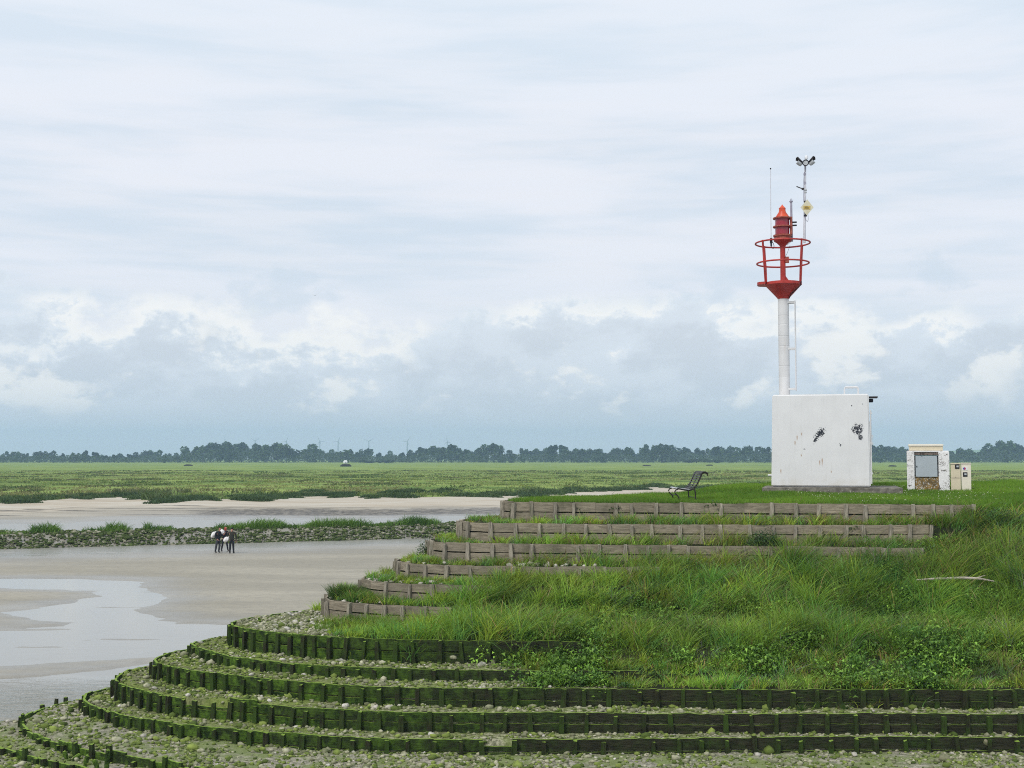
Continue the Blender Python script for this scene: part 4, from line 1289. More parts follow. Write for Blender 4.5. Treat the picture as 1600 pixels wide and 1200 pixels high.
tops = [(-95,706),(-78,709),(-60,704),(-44,708),(-30,705),(-12,709),(5,711),(18,706),(29,710),(40,709),(62,706),(80,705),(100,709),(118,708),(135,705),(150,707),(165,711),(180,711),(190,709),(203,710),(215,707),(232,704),(245,704),(262,709),(275,708),(292,701),(305,704),(318,698),(330,694),(345,692),(360,693),(375,693),(390,695),(402,696),(415,703),(425,698),(435,694),(448,699),(462,706),(482,695),(500,702),(515,703),(530,706),(545,703),(560,707),(577,702),(592,708),(610,705),(628,708),(645,704),(660,700),(675,700),(690,698),(705,696),(722,703),(740,703),(757,706),(771,695),(785,706),(800,704),(820,702),(832,704),(848,701),(862,697),(880,697),(893,702),(910,703),(925,702),(940,702),(960,701),(975,700),(990,705),(1005,702),(1020,696),(1035,695),(1047,697),(1060,704),(1072,700),(1090,701),(1105,702),(1120,699),(1135,698),(1150,700),(1165,698),(1180,699),(1195,700),(1212,700),(1350,700),(1365,697),(1378,697),(1390,699),(1403,699),(1418,702),(1440,703),(1462,704),(1478,706),(1490,705),(1505,701),(1518,707),(1530,706),(1545,699),(1558,693),(1572,690),(1590,695),(1605,694),(1622,697),(1640,700),(1660,698),(1680,702)]
special = {482: ('round', 'large round dark tree standing clear above the tree line, under the turbines'),
           435: ('spread', 'broad clumpy tree left of the large round dark one on the horizon'),
           771: ('spread', 'thin topped tree sticking up alone where the far tree line meets the mound'),
           1020: ('spread', 'left crown of the highest clump beyond the bench'),
           1035: ('round', 'highest tree in the clump beyond the bench'),
           1572: ('round', 'tallest dark tree at the far right behind the cream boxes'),
           18: ('spread', 'wind bent tree leaning right at the far left of the horizon'),
           292: ('tall', 'pair of slim dark poplars left of the long high wood'),
           862: ('tall', 'left tree of the two dark upright ones beyond the grey plank wall'),
           880: ('tall', 'right tree of the two dark upright ones beyond the grey plank wall'),
           645: ('round', 'rounded tree under the rightmost turbine but one'),
           345: ('round', 'highest crown in the long wood at left')}
GL = 'trees of the far tree line'
kinds = ['round', 'spread', 'round', 'tall', 'round']
LAB = {'round': 'rounded hazy blue green tree in the far tree line', 'tall': 'slender dark tree in the far tree line', 'spread': 'spreading hazy tree in the far tree line'}
for a, (px, py) in enumerate(tops):
    d = random.uniform(1430, 1640)
    x = (px - 800) / F * d
    hgt = H + (HOR - py) * d / F - 1.6
    if px in special: kd, lab = special[px]; grp = GL
    else: kd = kinds[random.randrange(5)]; lab = LAB[kd]; grp = GL
    wd = hgt * {'round': random.uniform(.85, 1.1), 'tall': random.uniform(.75, 1.0), 'spread': random.uniform(.8, 1.0)}[kd]
    plant(kd, (x, d, 1.55), wd, hgt, lab, 'tree', grp)
# undergrowth that closes the gaps at the foot of the wood
n = 46000
d = rng.uniform(1360, 1700, n); u = rng.uniform(-.47, .46, n); x = u * d
px = 800 + F * u
hh = np.interp(px, [t[0] for t in tops], [H + (HOR - t[1]) * 1500 / F - 1.6 for t in tops])
hh = np.clip(hh * (.35 + .45 * fbm(x * .03, d * .01, 181)), 3, 14)
P = np.stack([x, d, 1.5 + hh * rng.random(n) ** .8], 1)
o = leafmesh('hedgerow', P, rng.uniform(1.4, 3.0, n), rand_dirs(n, -.1), np.array((.036, .066, .032))[None, :] * rng.uniform(.55, 1.35, (n, 1)) * (.7 + .6 * fbm(x * .05, d * .02, 183))[:, None], 'tree', asp=.9, droop=.1)
tag(o, 'hazy undergrowth and hedges filling the foot of the far wood', 'hedge', kind='stuff')
# front bushes
for (px, d, wdt, hgt, lab) in ((594, 1330, 26, 3.4, 'long low bush in front of the far trees, left of middle'), (1088, 1330, 22, 4.6, 'wide low bush in front of the far trees beyond the bench'),
                          (1120, 1340, 12, 3.6, 'small low bush right of the wide one beyond the bench'), (258, 1330, 6, 4.5, 'single pointed bush before the far trees at left'), (1420, 1340, 12, 7, 'pale round bush behind the kiosk on the horizon'), (1372, 1340, 9, 6.5, 'pale green bush seen right of the white hut')):
    plant('low', ((px - 800) / F * d, d, 1.5), wdt * .8, hgt, lab, 'bush', 'low bushes before the far trees')

# wind turbines
turb = None
TL = ['faintest wind turbine, above the long wood at left', 'wind turbine above the right end of the long wood', 'wind turbine above the broad clumpy tree', 'wind turbine just right of the large round dark tree',
      'wind turbine second right of the large round dark tree', 'wind turbine in the middle of the gap over low trees', 'tall clear wind turbine, second from the end', 'last wind turbine, above the high trees near the mound']
for q, (px, py) in enumerate(((352, 690), (399, 689), (447.5, 690), (500, 689.5), (528.5, 690), (576.5, 690), (636.5, 690), (699, 690.5))):
    d = 4200; x = (px - 800) / F * d; hub = H + (HOR - py) * d / F - 1.5
    ph = random.uniform(0, 2.1)
    if turb is None:
        turb = empty('wind_turbine', (x, d, 1.5))
        MB().tube([(0, 0, 0), (0, 0, hub)], [2.5, 1.6], 10).build('tower', M['turbine'], turb, True)
        MB().box((0, 1.5, hub + .3), (2.6, 6, 2.6), bev=.4).build('nacelle', M['turbine'], turb)
        rt = MB().tube([(0, -2.2, 0), (0, -.4, 0)], [.7, 1.3], 10).build('rotor_hub', M['turbine'], turb); rt.location = (0, -1.2, hub + .3)
        mb = MB(); mb.add([(-.9, -.2, 1), (.9, .2, 1), (1.2, .2, 5), (-.8, -.1, 5), (.35, .05, 17), (-.35, 0, 17), (-.9, .2, 1), (.9, .6, 1), (1.2, .45, 5), (-.8, .15, 5), (.35, .2, 17), (-.35, .15, 17)],
                          [(0, 1, 2, 3), (3, 2, 4, 5), (6, 9, 8, 7), (9, 11, 10, 8), (0, 6, 7, 1), (5, 4, 10, 11), (1, 7, 8, 2), (2, 8, 10, 4), (0, 3, 9, 6), (3, 5, 11, 9)])
        for k in range(3):
            b = mb.build('blade', M['turbine'], rt); b.rotation_euler = (0, k * 2 * pi / 3, 0); b.location = (0, -1.2, 0)
        tr = turb; thub = hub
    else:
        tr = turb.copy(); COL.objects.link(tr); tr.location = (x, d, 1.5 + hub - thub)
        for ch in [c for c in turb.children]:
            c = ch.copy(); COL.objects.link(c); c.parent = tr
            for g2 in ch.children:
                e = g2.copy(); COL.objects.link(e); e.parent = c
            if ch.name.startswith('rotor_hub'): c.rotation_euler = (0, ph, 0)
            if ch.name.startswith('tower'): c.location = (0, 0, thub - hub); c.scale = (1, 1, hub / thub)
    tag(tr, TL[q], 'wind turbine', 'wind turbines beyond the far trees')

# distant rise at the right
hx = np.linspace(900, 3800, 60); 
hz = 42 * np.exp(-((hx - 2050) / 700) ** 2) + 5 * fbm(hx * .004, hx * 0, 191)
V = np.concatenate([np.stack([hx, 0 * hx + 4600, 0 * hx - 1], 1), np.stack([hx, 0 * hx + 5000, hz], 1), np.stack([hx, 0 * hx + 5600, 0 * hx - 1], 1)])
hill = mesh_np('hill', V, grid_faces(60, 3), None, M['marsh'], smooth=True); tag(hill, 'low blue distant rise behind the trees at right', 'hill', kind='structure')

# hunting hides: low turfed mounds with a board slot, out on the marsh
def hide(px, d, wdt, hgt, label):
    x = (px - 800) / F * d
    root = empty('hunting_hide', (x, d, 1.55)); tag(root, label, 'hunting hide', 'low hides out on the marsh')
    prof = []
    bm_ = MB(); nn = 16
    vs = []; fs = []
    for r_, z_ in ((1, 0), (.9, .45), (.7, .8), (.4, .95), (0.02, 1.0)):
        for k in range(nn):
            a = 2 * pi * k / nn; jj = random.uniform(.88, 1.12)
            vs.append((r_ * math.cos(a) * wdt / 2 * jj, r_ * math.sin(a) * wdt / 3, z_ * hgt * random.uniform(.85, 1.1)))
    for i_ in range(4):
        for k in range(nn): fs.append((i_ * nn + k, i_ * nn + (k + 1) % nn, (i_ + 1) * nn + (k + 1) % nn, (i_ + 1) * nn + k))
    bm_.add(vs, fs); bm_.build('turf_roof', M['hide'], root)
    MB().box((0, -wdt / 3 - .1, hgt * .38), (wdt * .7, .3, hgt * .5)).build('front_boards', M['dark_metal'], root)
hide(295, 820, 6.0, 1.1, 'low dark hide on the marsh at left, before the long wood')
hide(541, 760, 7.0, 1.7, 'dark board hide on a green bump below the small white building')
hide(1010, 800, 6.2, .8, 'flat dark hide left of the bench on the marsh')
hide(1108, 840, 5.0, .8, 'flat hide beyond the bench back')
hide(1393, 760, 5.0, .9, 'low dark hide between the white hut and the kiosk')
# small white building
x = (540 - 800) / F * 1250
root = empty('white_cabin', (x, 1250, 1.6)); root.scale = (.85, .85, .8); tag(root, 'small white building at the foot of the far trees', 'cabin')
MB().box((0, 0, 1.0), (4.6, 3, 2.0)).build('wall', M['far_white'], root)
mb = MB(); mb.add([(-2.4, -1.7, 2.0), (2.4, -1.7, 2.0), (2.4, 1.7, 2.0), (-2.4, 1.7, 2.0), (-1.2, 0, 3.6), (1.6, 0, 3.6)], [(0, 1, 5, 4), (1, 2, 5), (2, 3, 4, 5), (3, 0, 4), (0, 3, 2, 1)])
mb.build('roof', M['far_white'], root)
MB().box((.8, -1.55, 1.0), (1.0, .12, .9)).build('window', M['dark_metal'], root)

# ================================================================== HARBOUR LIGHT
BX, BY, BZ = 10.34, 43.0, 5.55
AL = math.atan2(BX, BY)
light = empty('harbour_light', (BX, BY, BZ), -AL)
tag(light, 'white harbour light with red lantern basket standing on a white block', 'lighthouse')
WB, DB, HB = 3.24, 3.1, 3.10
def lz(py): return H + (HOR - py) * .02242 - BZ     # height above the hut's foot, at the column's distance
# hut body (slightly tapering, softened edges)
bm = bmesh.new(); bmesh.ops.create_cube(bm, size=1)
for v in bm.verts:
    k = 1.0 if v.co.z < 0 else .975
    v.co = Vector((v.co.x * WB * k + (.0 if v.co.z < 0 else .02), (v.co.y + .5) * DB, (v.co.z + .5) * HB))
bmesh.ops.bevel(bm, geom=bm.edges[:], offset=.04, segments=3, affect='EDGES')
me = bpy.data.meshes.new('hut'); bm.to_mesh(me); bm.free(); me.materials.append(M['white_hut'])
hut = link(bpy.data.objects.new('hut', me), light)
# door on the right flank with hinges, handle and a small canopy
MB().box((WB / 2 + .02, 1.5, 1.15), (.05, 1.0, 2.1), bev=.012).build('door', M['white_paint'], hut)
mb = MB()
for z in (.45, 1.45, 2.45): mb.box((WB / 2 + .035, .12, z), (.07, .12, .06))
mb.tube([(WB / 2 + .03, .07, .1), (WB / 2 + .03, .07, 2.55)], .022, 8)
mb.build('hinge', M['white_paint'], hut)
mb = MB(); mb.tube([(WB / 2 + .04, .1, 1.38), (WB / 2 + .09, .1, 1.40), (WB / 2 + .09, .1, 1.70), (WB / 2 + .04, .1, 1.72)], .014, 8)
mb.build('door_handle', M['white_paint'], hut)
mb = MB(); mb.box((WB / 2 + .10, .35, 2.99), (.34, .5, .05), bev=.01)
mb.build('lamp_canopy', M['dark_metal'], hut)
mb = MB(); mb.box((WB / 2 + .05, .3, 2.88), (.16, .2, .12), bev=.03)
mb.build('bulkhead_lamp', M['black'], hut)
mb = MB(); mb.tube([(-WB / 2 - .13, .5, .37), (-WB / 2 + .02, .5, .37)], .035, 10)
mb.build('overflow_pipe', M['white_paint'], hut)
mb = MB()
hx0, hx1 = .83, 1.28
for yy_ in (.5, 1.05):
    mb.tube([(hx0, yy_, HB - .02), (hx0, yy_, HB + .20), (hx0 + .02, yy_, HB + .245), (hx0 + .06, yy_, HB + .26), (hx1 - .06, yy_, HB + .26), (hx1 - .02, yy_, HB + .245), (hx1, yy_, HB + .20), (hx1, yy_, HB - .02)], .024, 8)
mb.build('hatch_rail', M['white_paint'], hut)
# column
CX, CY = -1.19, 1.60
ct = lz(466)
prof = [(.205, HB - .01), (.205, HB + .03), (.19, HB + .032)]
for py in (590, 572, 541, 525, 507, 493):
    z = lz(py); prof += [(.19, z - .03), (.19, z - .008), (.1865, z - .003), (.1865, z + .003), (.19, z + .008), (.19, z + .03)]
prof.append((.19, ct))
prof = sorted(prof, key=lambda q: q[1])
MB().lathe(prof, (CX, CY, 0), 32).build('column', M['white_paint'], light, True)
# ladder up the right of the column
lad = MB()
x1 = CX + .40
for sy in (-.17, .17):
    lad.tube([(x1, CY + sy, lz(611)), (x1, CY + sy, lz(470))], .022, 8)
zz_ = lz(606)
while zz_ < lz(472):
    lad.tube([(x1, CY - .17, zz_), (x1, CY + .17, zz_)], .013, 6); zz_ += .28
ladder = lad.build('ladder', M['white_paint'], light, True)
for py in (472, 545, 608):
    mb = MB()
    for sy in (-.15, .15):
        mb.box((CX + .26, CY + sy * .7, lz(py)), (.30, .05, .07))
    mb.build('bracket', M['white_paint'], ladder)
# gallery: cone, deck
mb = MB(); mb.lathe([(.195, ct - .01), (.20, ct), (.215, ct + .03), (.62, lz(445)), (.645, lz(444.5)), (.645, lz(440.5)), (.60, lz(440))], (CX, CY, 0), 40)
cone = mb.build('gallery_cone', M['red'], light, True)
vs = []; nseg = 14
zt, zb_ = lz(440.6), lz(444.6)
pts2 = [(-.60, .42), (-.82, .34), (-.89, .2), (-.90, 0), (-.89, -.2), (-.82, -.34), (-.60, -.42)]
mb = MB(); n_ = len(pts2)
mb.add([(CX + a, CY + b, zt + .012) for a, b in pts2] + [(CX + a, CY + b, zb_ + .012) for a, b in pts2], [tuple(range(n_)), tuple(range(2 * n_ - 1, n_ - 1, -1))] + [(k, k + n_, (k + 1) % n_ + n_, (k + 1) % n_) for k in range(n_)])
mb.build('deck_plate', M['red'], light)
# railings
rail = MB().ring((CX, CY, lz(378)), .945, .030, 56).build('top_rail', M['red'], light, True)
MB().ring((CX, CY, lz(410)), .90, .030, 56).build('middle_rail', M['red'], light, True)
for sx in (-1, 1):
    for sy in (-1, 1):
        mb = MB(); mb.tube([(CX + sx * .595, CY + sy * .56 * .6, lz(441)), (CX + sx * .625, CY + sy * .66, lz(410)), (CX + sx * .665, CY + sy * .67, lz(376.5))], .037, 8)
        mb.build('stanchion', M['red'], light, True)
# lantern post with gusset
mb = MB(); mb.lathe([(.10, lz(441)), (.095, lz(436)), (.09, lz(385)), (.11, lz(382)), (.22, lz(377)), (.30, lz(375)), (.31, lz(374)), (.05, lz(373.8))], (CX, CY, 0), 24)
mb.build('lantern_post', M['red'], light, True)
mb = MB(); g0 = lz(440); mb.add([(CX + .08, CY - .02, g0), (CX + .24, CY - .02, g0), (CX + .08, CY - .02, g0 + .24), (CX + .08, CY + .02, g0), (CX + .24, CY + .02, g0), (CX + .08, CY + .02, g0 + .24)], [(0, 1, 2), (3, 5, 4), (0, 3, 4, 1), (1, 4, 5, 2), (2, 5, 3, 0)])
mb.build('gusset', M['red'], light)
mb = MB(); mb.box((CX + .15, CY - .06, lz(405)), (.13, .12, .22), bev=.02); mb.build('junction_box', M['red_rust'], light)
# lantern
mb = MB(); mb.lathe([(.31, lz(374)), (.315, lz(372)), (.29, lz(371)), (.29, lz(368)), (.325, lz(367.6)), (.325, lz(365)), (.26, lz(364.6))], (CX, CY, 0), 32)
lan = mb.build('lantern', M['red_rust'], light, True)
mb = MB(); mb.lathe([(.245, lz(365)), (.25, lz(352)), (.245, lz(338.5))], (CX - .01, CY, 0), 32); mb.build('red_lens', M['red_glass'], lan, True)
for py in (352, 338.5):
    mb = MB(); mb.lathe([(.27, lz(py + 1.1)), (.33, lz(py + 1)), (.335, lz(py)), (.33, lz(py - 1)), (.27, lz(py - 1.1))], (CX, CY, 0), 32); mb.build('collar', M['red_rust'], lan, True)
mb = MB()
for a in (-.15, 1.1, 2.3, 3.4, 4.6):
    c, s_ = math.cos(a) * .275, math.sin(a) * .275
    if abs(a + .15) < .01: mb.box((CX + .30, CY - .03, lz(351)), (.09, .14, lz(337) - lz(365)), bev=.01)
    elif math.sin(a) > -.2: mb.tube([(CX + c, CY + s_, lz(366)), (CX + c, CY + s_, lz(338))], .018, 6)
mb.build('lantern_frame', M['red_rust'], lan)
mb = MB(); mb.lathe([(.25, lz(337.6)), (.245, lz(336.5)), (.125, lz(328.4)), (.125, lz(327.5)), (.115, lz(327)), (.115, lz(323)), (.125, lz(322.6)), (.11, lz(322)), (.02, lz(317.6)), (.012, lz(316.5))], (CX, CY, 0), 28)
mb.build('lantern_roof', M['red_bright'], lan, True)
mb = MB(); mb.tube([(CX + .16, CY - .5, lz(385)), (CX + .30, CY - .45, lz(379)), (CX + .36, CY - .2, lz(375))], .008, 5)
mb.tube([(CX + .07, CY - .1, lz(402)), (CX + .16, CY - .2, lz(395)), (CX + .26, CY - .3, lz(384))], .006, 5)
mb.tube([(CX + .63, CY - .2, lz(440)), (CX + .60, CY - .25, lz(447)), (CX + .45, CY - .3, lz(453)), (CX + .28, CY - .25, lz(460)), (CX + .20, CY - .1, lz(466))], .018, 6)
mb.build('cable', M['black'], light)

RM = Matrix.Rotation(-AL, 4, 'Z')
def lw(x, y, z): return Vector((BX, BY, BZ)) + RM @ Vector((x, y, z))
# whip antenna on the top rail
wa = empty('whip_antenna', lw(CX - .37, CY - .80, lz(386)), -AL); tag(wa, 'thin white whip antenna clamped to the left of the red rail', 'antenna', 'antennas on the harbour light')
zt = lambda py: lz(py) - lz(386)
MB().tube([(0, 0, zt(377)), (.0, 0, zt(320)), (.01, 0, zt(268))], [.018, .014, .010], 8).build('mast', M['pole_white'], wa, True)
MB().lathe([(.010, zt(267.5)), (.024, zt(267)), (.024, zt(265.6)), (.008, zt(265))], (.01, 0, 0), 10).build('tip_cap', M['black'], wa)
mb = MB(); mb.box((0, .03, zt(379)), (.09, .12, .18), bev=.02); mb.tube([(0, 0, zt(382)), (0, 0, zt(388))], .03, 8)
mb.tube([(0, -.02, zt(386)), (.02, -.02, zt(391)), (.07, -.02, zt(392)), (.10, -.02, zt(388)), (.07, -.02, zt(383)), (.02, -.02, zt(381))], .010, 6)
mb.build('clamp', M['black'], wa)
# thick rod antenna behind the lantern
ra = empty('rod_antenna', lw(CX + .345, CY + .25, lz(374)), -AL); tag(ra, 'short thick grey rod antenna with pronged tip beside the lantern', 'antenna', 'antennas on the harbour light')
zr = lambda py: lz(py) - lz(374)
MB().tube([(-.03, 0, zr(374)), (-.04, 0, zr(312))], [.042, .040], 10).build('rod', M['rod_grey'], ra, True)
mb = MB(); mb.lathe([(.03, zr(312)), (.065, zr(310.5)), (.065, zr(309.5)), (.02, zr(309)), (.015, zr(305.5)), (.004, zr(305))], (-.04, 0, 0), 12)
for a in (0, 2.1, 4.2): mb.tube([(-.04 + .055 * math.cos(a), .055 * math.sin(a), zr(310)), (-.04 + .062 * math.cos(a), .062 * math.sin(a), zr(307))], .008, 5)
mb.build('pronged_tip', M['rod_grey'], ra)
mb = MB()
for py in (343.5, 348.5): mb.box((.06, -.02, zr(py)), (.14, .07, .05), bev=.01); mb.tube([(.08, -.02, zr(py)), (.15, -.02, zr(py))], .026, 8)
mb.build('clamp', M['black'], ra)
# camera mast
cm = empty('camera_mast', lw(CX + .75, CY + .20, lz(376)), -AL); tag(cm, 'slim white mast carrying three floodlight cameras and a diamond panel', 'mast', 'antennas on the harbour light')
zc = lambda py: lz(py) - lz(376)
MB().tube([(0, 0, zc(377)), (.02, 0, zc(335)), (.045, 0, zc(290)), (.06, 0, zc(254))], [.046, .044, .040, .036], 10).build('pole', M['pole_white'], cm, True)
mb = MB(); mb.tube([(.085, -.03, zc(256)), (.075, -.05, zc(262)), (.02, -.05, zc(266)), (.0, -.05, zc(280)), (-.01, -.05, zc(312))], .010, 6)
mb.tube([(.0, -.05, zc(334)), (.08, -.05, zc(343)), (.12, -.05, zc(344)), (.14, -.05, zc(340)), (.135, -.05, zc(333))], .010, 6)
for py in (268, 282, 334): mb.tube([(.04, -.045, zc(py)), (.04, .045, zc(py))], .05, 8)
mb.build('cable', M['rod_grey'], cm)
mb = MB(); mb.tube([(.0, -.03, zc(291.5)), (-.12, -.05, zc(290)), (-.25, -.08, zc(287.5))], [.022, .018, .02], 8); mb.box((-.03, -.03, zc(291.5)), (.09, .08, .07), bev=.01)
mb.build('side_arm', M['dark_metal'], cm)
mb = MB(); mb.box((.045, 0, zc(293)), (.12, .12, .07), bev=.015); mb.box((.045, 0, zc(297)), (.11, .11, .05), bev=.015); mb.build('bracket', M['cam_grey'], cm)
# diamond panel
pn = MB(); s_ = .225; hz_ = .285
pn.add([(0, -.03, hz_), (s_, -.03, 0), (0, -.03, -hz_), (-s_, -.03, 0), (0, .05, hz_ * .95), (s_ * .95, .05, 0), (0, .05, -hz_ * .95), (-s_ * .95, .05, 0)], [(0, 3, 2, 1), (4, 5, 6, 7), (0, 1, 5, 4), (1, 2, 6, 5), (2, 3, 7, 6), (3, 0, 4, 7)])
panel = pn.build('panel_antenna', M['cream_dish'], cm); panel.location = (.105, -.09, zc(322)); panel.rotation_euler = (0, .04, 0)
MB().box((-.005, -.034, -.01), (.24, .006, .13)).build('sticker', M['sticker_yellow'], panel)
mb = MB(); mb.box((-.01, -.039, -.022), (.15, .004, .030)); mb.box((-.02, -.039, .018), (.10, .004, .012)); mb.build('sticker_print', M['ink'], panel)
mb = MB(); mb.box((-.05, .07, zc(334) - zc(322)), (.12, .12, .05)); mb.box((-.05, .07, zc(312) - zc(322)), (.12, .10, .05)); mb.build('panel_clamp', M['black'], panel)
# three cameras
hd = MB(); hd.box((.06, 0, zc(251)), (.40, .04, .04), bev=.01); hd.tube([(.055, 0, zc(250)), (.05, 0, zc(240))], [.022, .006], 6); hd.build('crossarm', M['cam_grey'], cm)
def camera_head(x, rz, ry, ring):
    r_ = empty('flood_camera', (x, -.05, zc(251.5))); r_.parent = cm; r_.rotation_euler = (ry, 0, rz); r_.scale = (.8, .8, .8) if ring else (.72, .72, .72)
    mb = MB(); mb.tube([(0, .10, -.01), (0, .02, 0), (0, -.16, .0)], [.07, .105, .115], 16); mb.build('housing', M['cam_grey'], r_, True)
    mb = MB()
    if ring: mb2 = MB(); mb2.ring((0, 0, 0), .125, .022, 28, 8); q = mb2.build('bezel', M['black'], r_, True); q.rotation_euler = (pi / 2, 0, 0); q.location = (0, -.16, 0)
    else:
        mb.add([(-.13, -.32, .17), (.13, -.32, .17), (.12, .10, .12), (-.12, .10, .12), (-.13, -.32, .15), (.13, -.32, .15), (.12, .10, .10), (-.12, .10, .10), (-.16, -.25, .06), (.16, -.25, .06)],
               [(0, 1, 2, 3), (4, 7, 6, 5), (0, 4, 5, 1), (2, 6, 7, 3), (0, 3, 8), (1, 9, 2)])
        mb.build('sunshield', M['dark_metal'], r_)
camera_head(.07, .05, 0, True)
camera_head(-.12, -1.2, -.65, False)
camera_head(.27, 1.2, -.65, False)
MB().lathe([(.0, -.08), (.05, -.06), (.05, .03), (.03, .07), (.005, .08)], (.10, .06, zc(240.5)), 12).build('dome', M['far_white'], cm, True)

# concrete plinth
pl0 = lw(.35, 1.3, 0)
mb = MB(); mb.box((0, 0, -.14), (4.5, 3.9, .26), bev=.02)
o = mb.build('plinth', M['concrete']); o.location = pl0 - Vector((0, 0, .012)); o.rotation_euler = (0, 0, -AL)
tag(o, 'low stained concrete slab under the white block', 'plinth')

# ================================================================== KIOSK AND METER BOXES
KD = 44.0; KX = (1449 - 800) / F * KD; KZ = H - (764 - HOR) * KD / F
AK = math.atan2(KX, KD); mp = KD * math.cos(AK) / F; mz = KD / F
def kx(px): return (px - 1449) * mp
def kz(py): return (764 - py) * mz
ki = empty('kiosk', (KX, KD, KZ), -AK); tag(ki, 'small masonry kiosk with peeling white pillars around a grey steel door', 'kiosk')
mb = MB(); mb.box(((kx(1415.5) + kx(1427.5)) / 2, .3, kz(733) - .05), (kx(1427.5) - kx(1415.5), .62, kz(706) + .08), bev=.02); mb.build('pillar', M['peeling'], ki)
mb = MB(); mb.box(((kx(1465) + kx(1482)) / 2, .3, kz(735) - .05), (kx(1482) - kx(1465), .62, kz(706) + .10), bev=.02); mb.build('pillar', M['peeling'], ki)
mb = MB(); mb.box(((kx(1427.6) + kx(1464.9)) / 2, .32, kz(708.6)), (kx(1464.9) - kx(1427.6), .56, kz(706) - kz(711.5)), bev=.008)
mb.box((kx(1438.5), .03, kz(708.8)), (.03, .06, .10)); mb.box((kx(1463), .03, kz(709)), (.05, .06, .11)); mb.build('lintel', M['oldbrick'], ki)
mb = MB(); mb.box(((kx(1427.6) + kx(1464.9)) / 2, .34, kz(755)), (kx(1464.9) - kx(1427.6), .5, kz(747) + .12)); mb.build('base_panel', M['lichen'], ki)
mb = MB(); mb.box(((kx(1427.6) + kx(1464.9)) / 2, .40, kz(729.5)), (kx(1464.9) - kx(1427.6), .36, kz(712.2) - kz(746.8))); mb.build('recess', M['black'], ki)
mb = MB(); mb.box(((kx(1429.2) + kx(1463.3)) / 2, .13, kz(728.8)), (kx(1463.3) - kx(1429.2), .16, kz(712.6) - kz(745.2)), bev=.012); dr = mb.build('steel_door', M['cabinet'], ki)
mb = MB(); mb.box((kx(1431.2), .045, kz(729)), (.03, .02, .045)); mb.build('lock', M['black'], dr)
# peeled cap edge and cream cover on top
mb = MB(); mb.box((kx(1448.7), .31, kz(705.4)), (kx(1481) - kx(1416), .6, .05), bev=.018); mb.build('cap', M['peeling'], ki)
cc = empty('cream_cover', (KX, KD, KZ + kz(705.4) + .027), -AK); tag(cc, 'cream plastic cover box with rounded lid on top of the kiosk', 'cover box')
c0 = (kx(1418.5) + kx(1473)) / 2
MB().box((c0, .33, .07), (kx(1472.5) - kx(1419), .40, .14), bev=.015).build('box_body', M['cream'], cc)
MB().box((c0, .33, .182), (kx(1473.4) - kx(1418), .46, .085), bev=.035).build('lid', M['cream_light'], cc, True)

def meter(px0, px1, pyt, pyb, label, mat, win, seam, logo):
    x0, x1 = kx(px0), kx(px1); w_ = x1 - x0
    c = Vector((KX, KD, KZ)) + Matrix.Rotation(-AK, 4, 'Z') @ Vector(((x0 + x1) / 2, .05, 0))
    r_ = empty('meter_box', (c.x, c.y, KZ), -AK); tag(r_, label, 'meter box', 'cream meter boxes beside the kiosk')
    zt_, zb_ = kz(pyt), kz(pyb)
    MB().box((0, .16, (zt_ + zb_) / 2 - .08), (w_ - .012, .32, zt_ - zb_ + .16), bev=.012).build('box_body', M[mat], r_)
    MB().box((0, .155, zt_ + .004), (w_ - .002, .36, .03), bev=.01).build('lid', M[mat], r_)
    if seam:
        MB().box((0, -.001, kz(746.5)), (w_ - .03, .010, .008)).build('seam', M['dark_metal'], r_)
        MB().box((0.0, -.004, kz(745)), (.018, .014, .018)).build('lock', M['black'], r_)
    wx, wz = kx(win[0]) - (x0 + x1) / 2, kz(win[1])
    f = MB(); f.box((wx, -.004, wz), (.145, .022, .15), bev=.006); fr_ = f.build('window', M['black'], r_)
    MB().box((wx + .01, -.017, wz + .008), (.07, .006, .06)).build('pane', M['cam_grey'], fr_)
    if logo:
        lx, lz_ = kx(logo[0]) - (x0 + x1) / 2, kz(logo[1])
        MB().box((lx + .02, -.002, lz_), (.17, .010, .12), bev=.003).build('label_plate', M['far_white'], r_)
        for sgn, mm_, nm in ((1, 'logo_blue', 'emblem'), (-1, 'logo_red', 'emblem')):
            mb = MB(); n2 = 12
            pts_ = [(lx + .045 * math.sin(sgn * pi * k / n2) * -1, -.0085, lz_ + .045 * math.cos(pi * k / n2)) for k in range(n2 + 1)]
            pts_b = [(a_, -.003, c_) for a_, b_, c_ in pts_]
            nn = n2 + 1
            order = tuple(range(nn)) if sgn > 0 else tuple(range(nn))[::-1]
            mb.add(pts_ + pts_b, [order, tuple(k + nn for k in order[::-1])] + [(k, (k + 1) % nn, (k + 1) % nn + nn, k + nn) for k in range(nn)])
            mb.build(nm, M[mm_], r_)
M['logo_blue'] = simple('emblem_blue', (.03, .06, .36), .5, .05)
M['logo_red'] = simple('emblem_red', (.50, .03, .05), .5, .05)
meter(1483.5, 1499.3, 724.5, 763, 'cream meter box nearer the kiosk, black window near its top and a seam', 'cream', (1494, 729), True, None)
meter(1499.8, 1515.3, 724, 764, 'pale meter box with red and blue round emblem above a black window', 'cream_light', (1506, 741), False, (1505, 732))

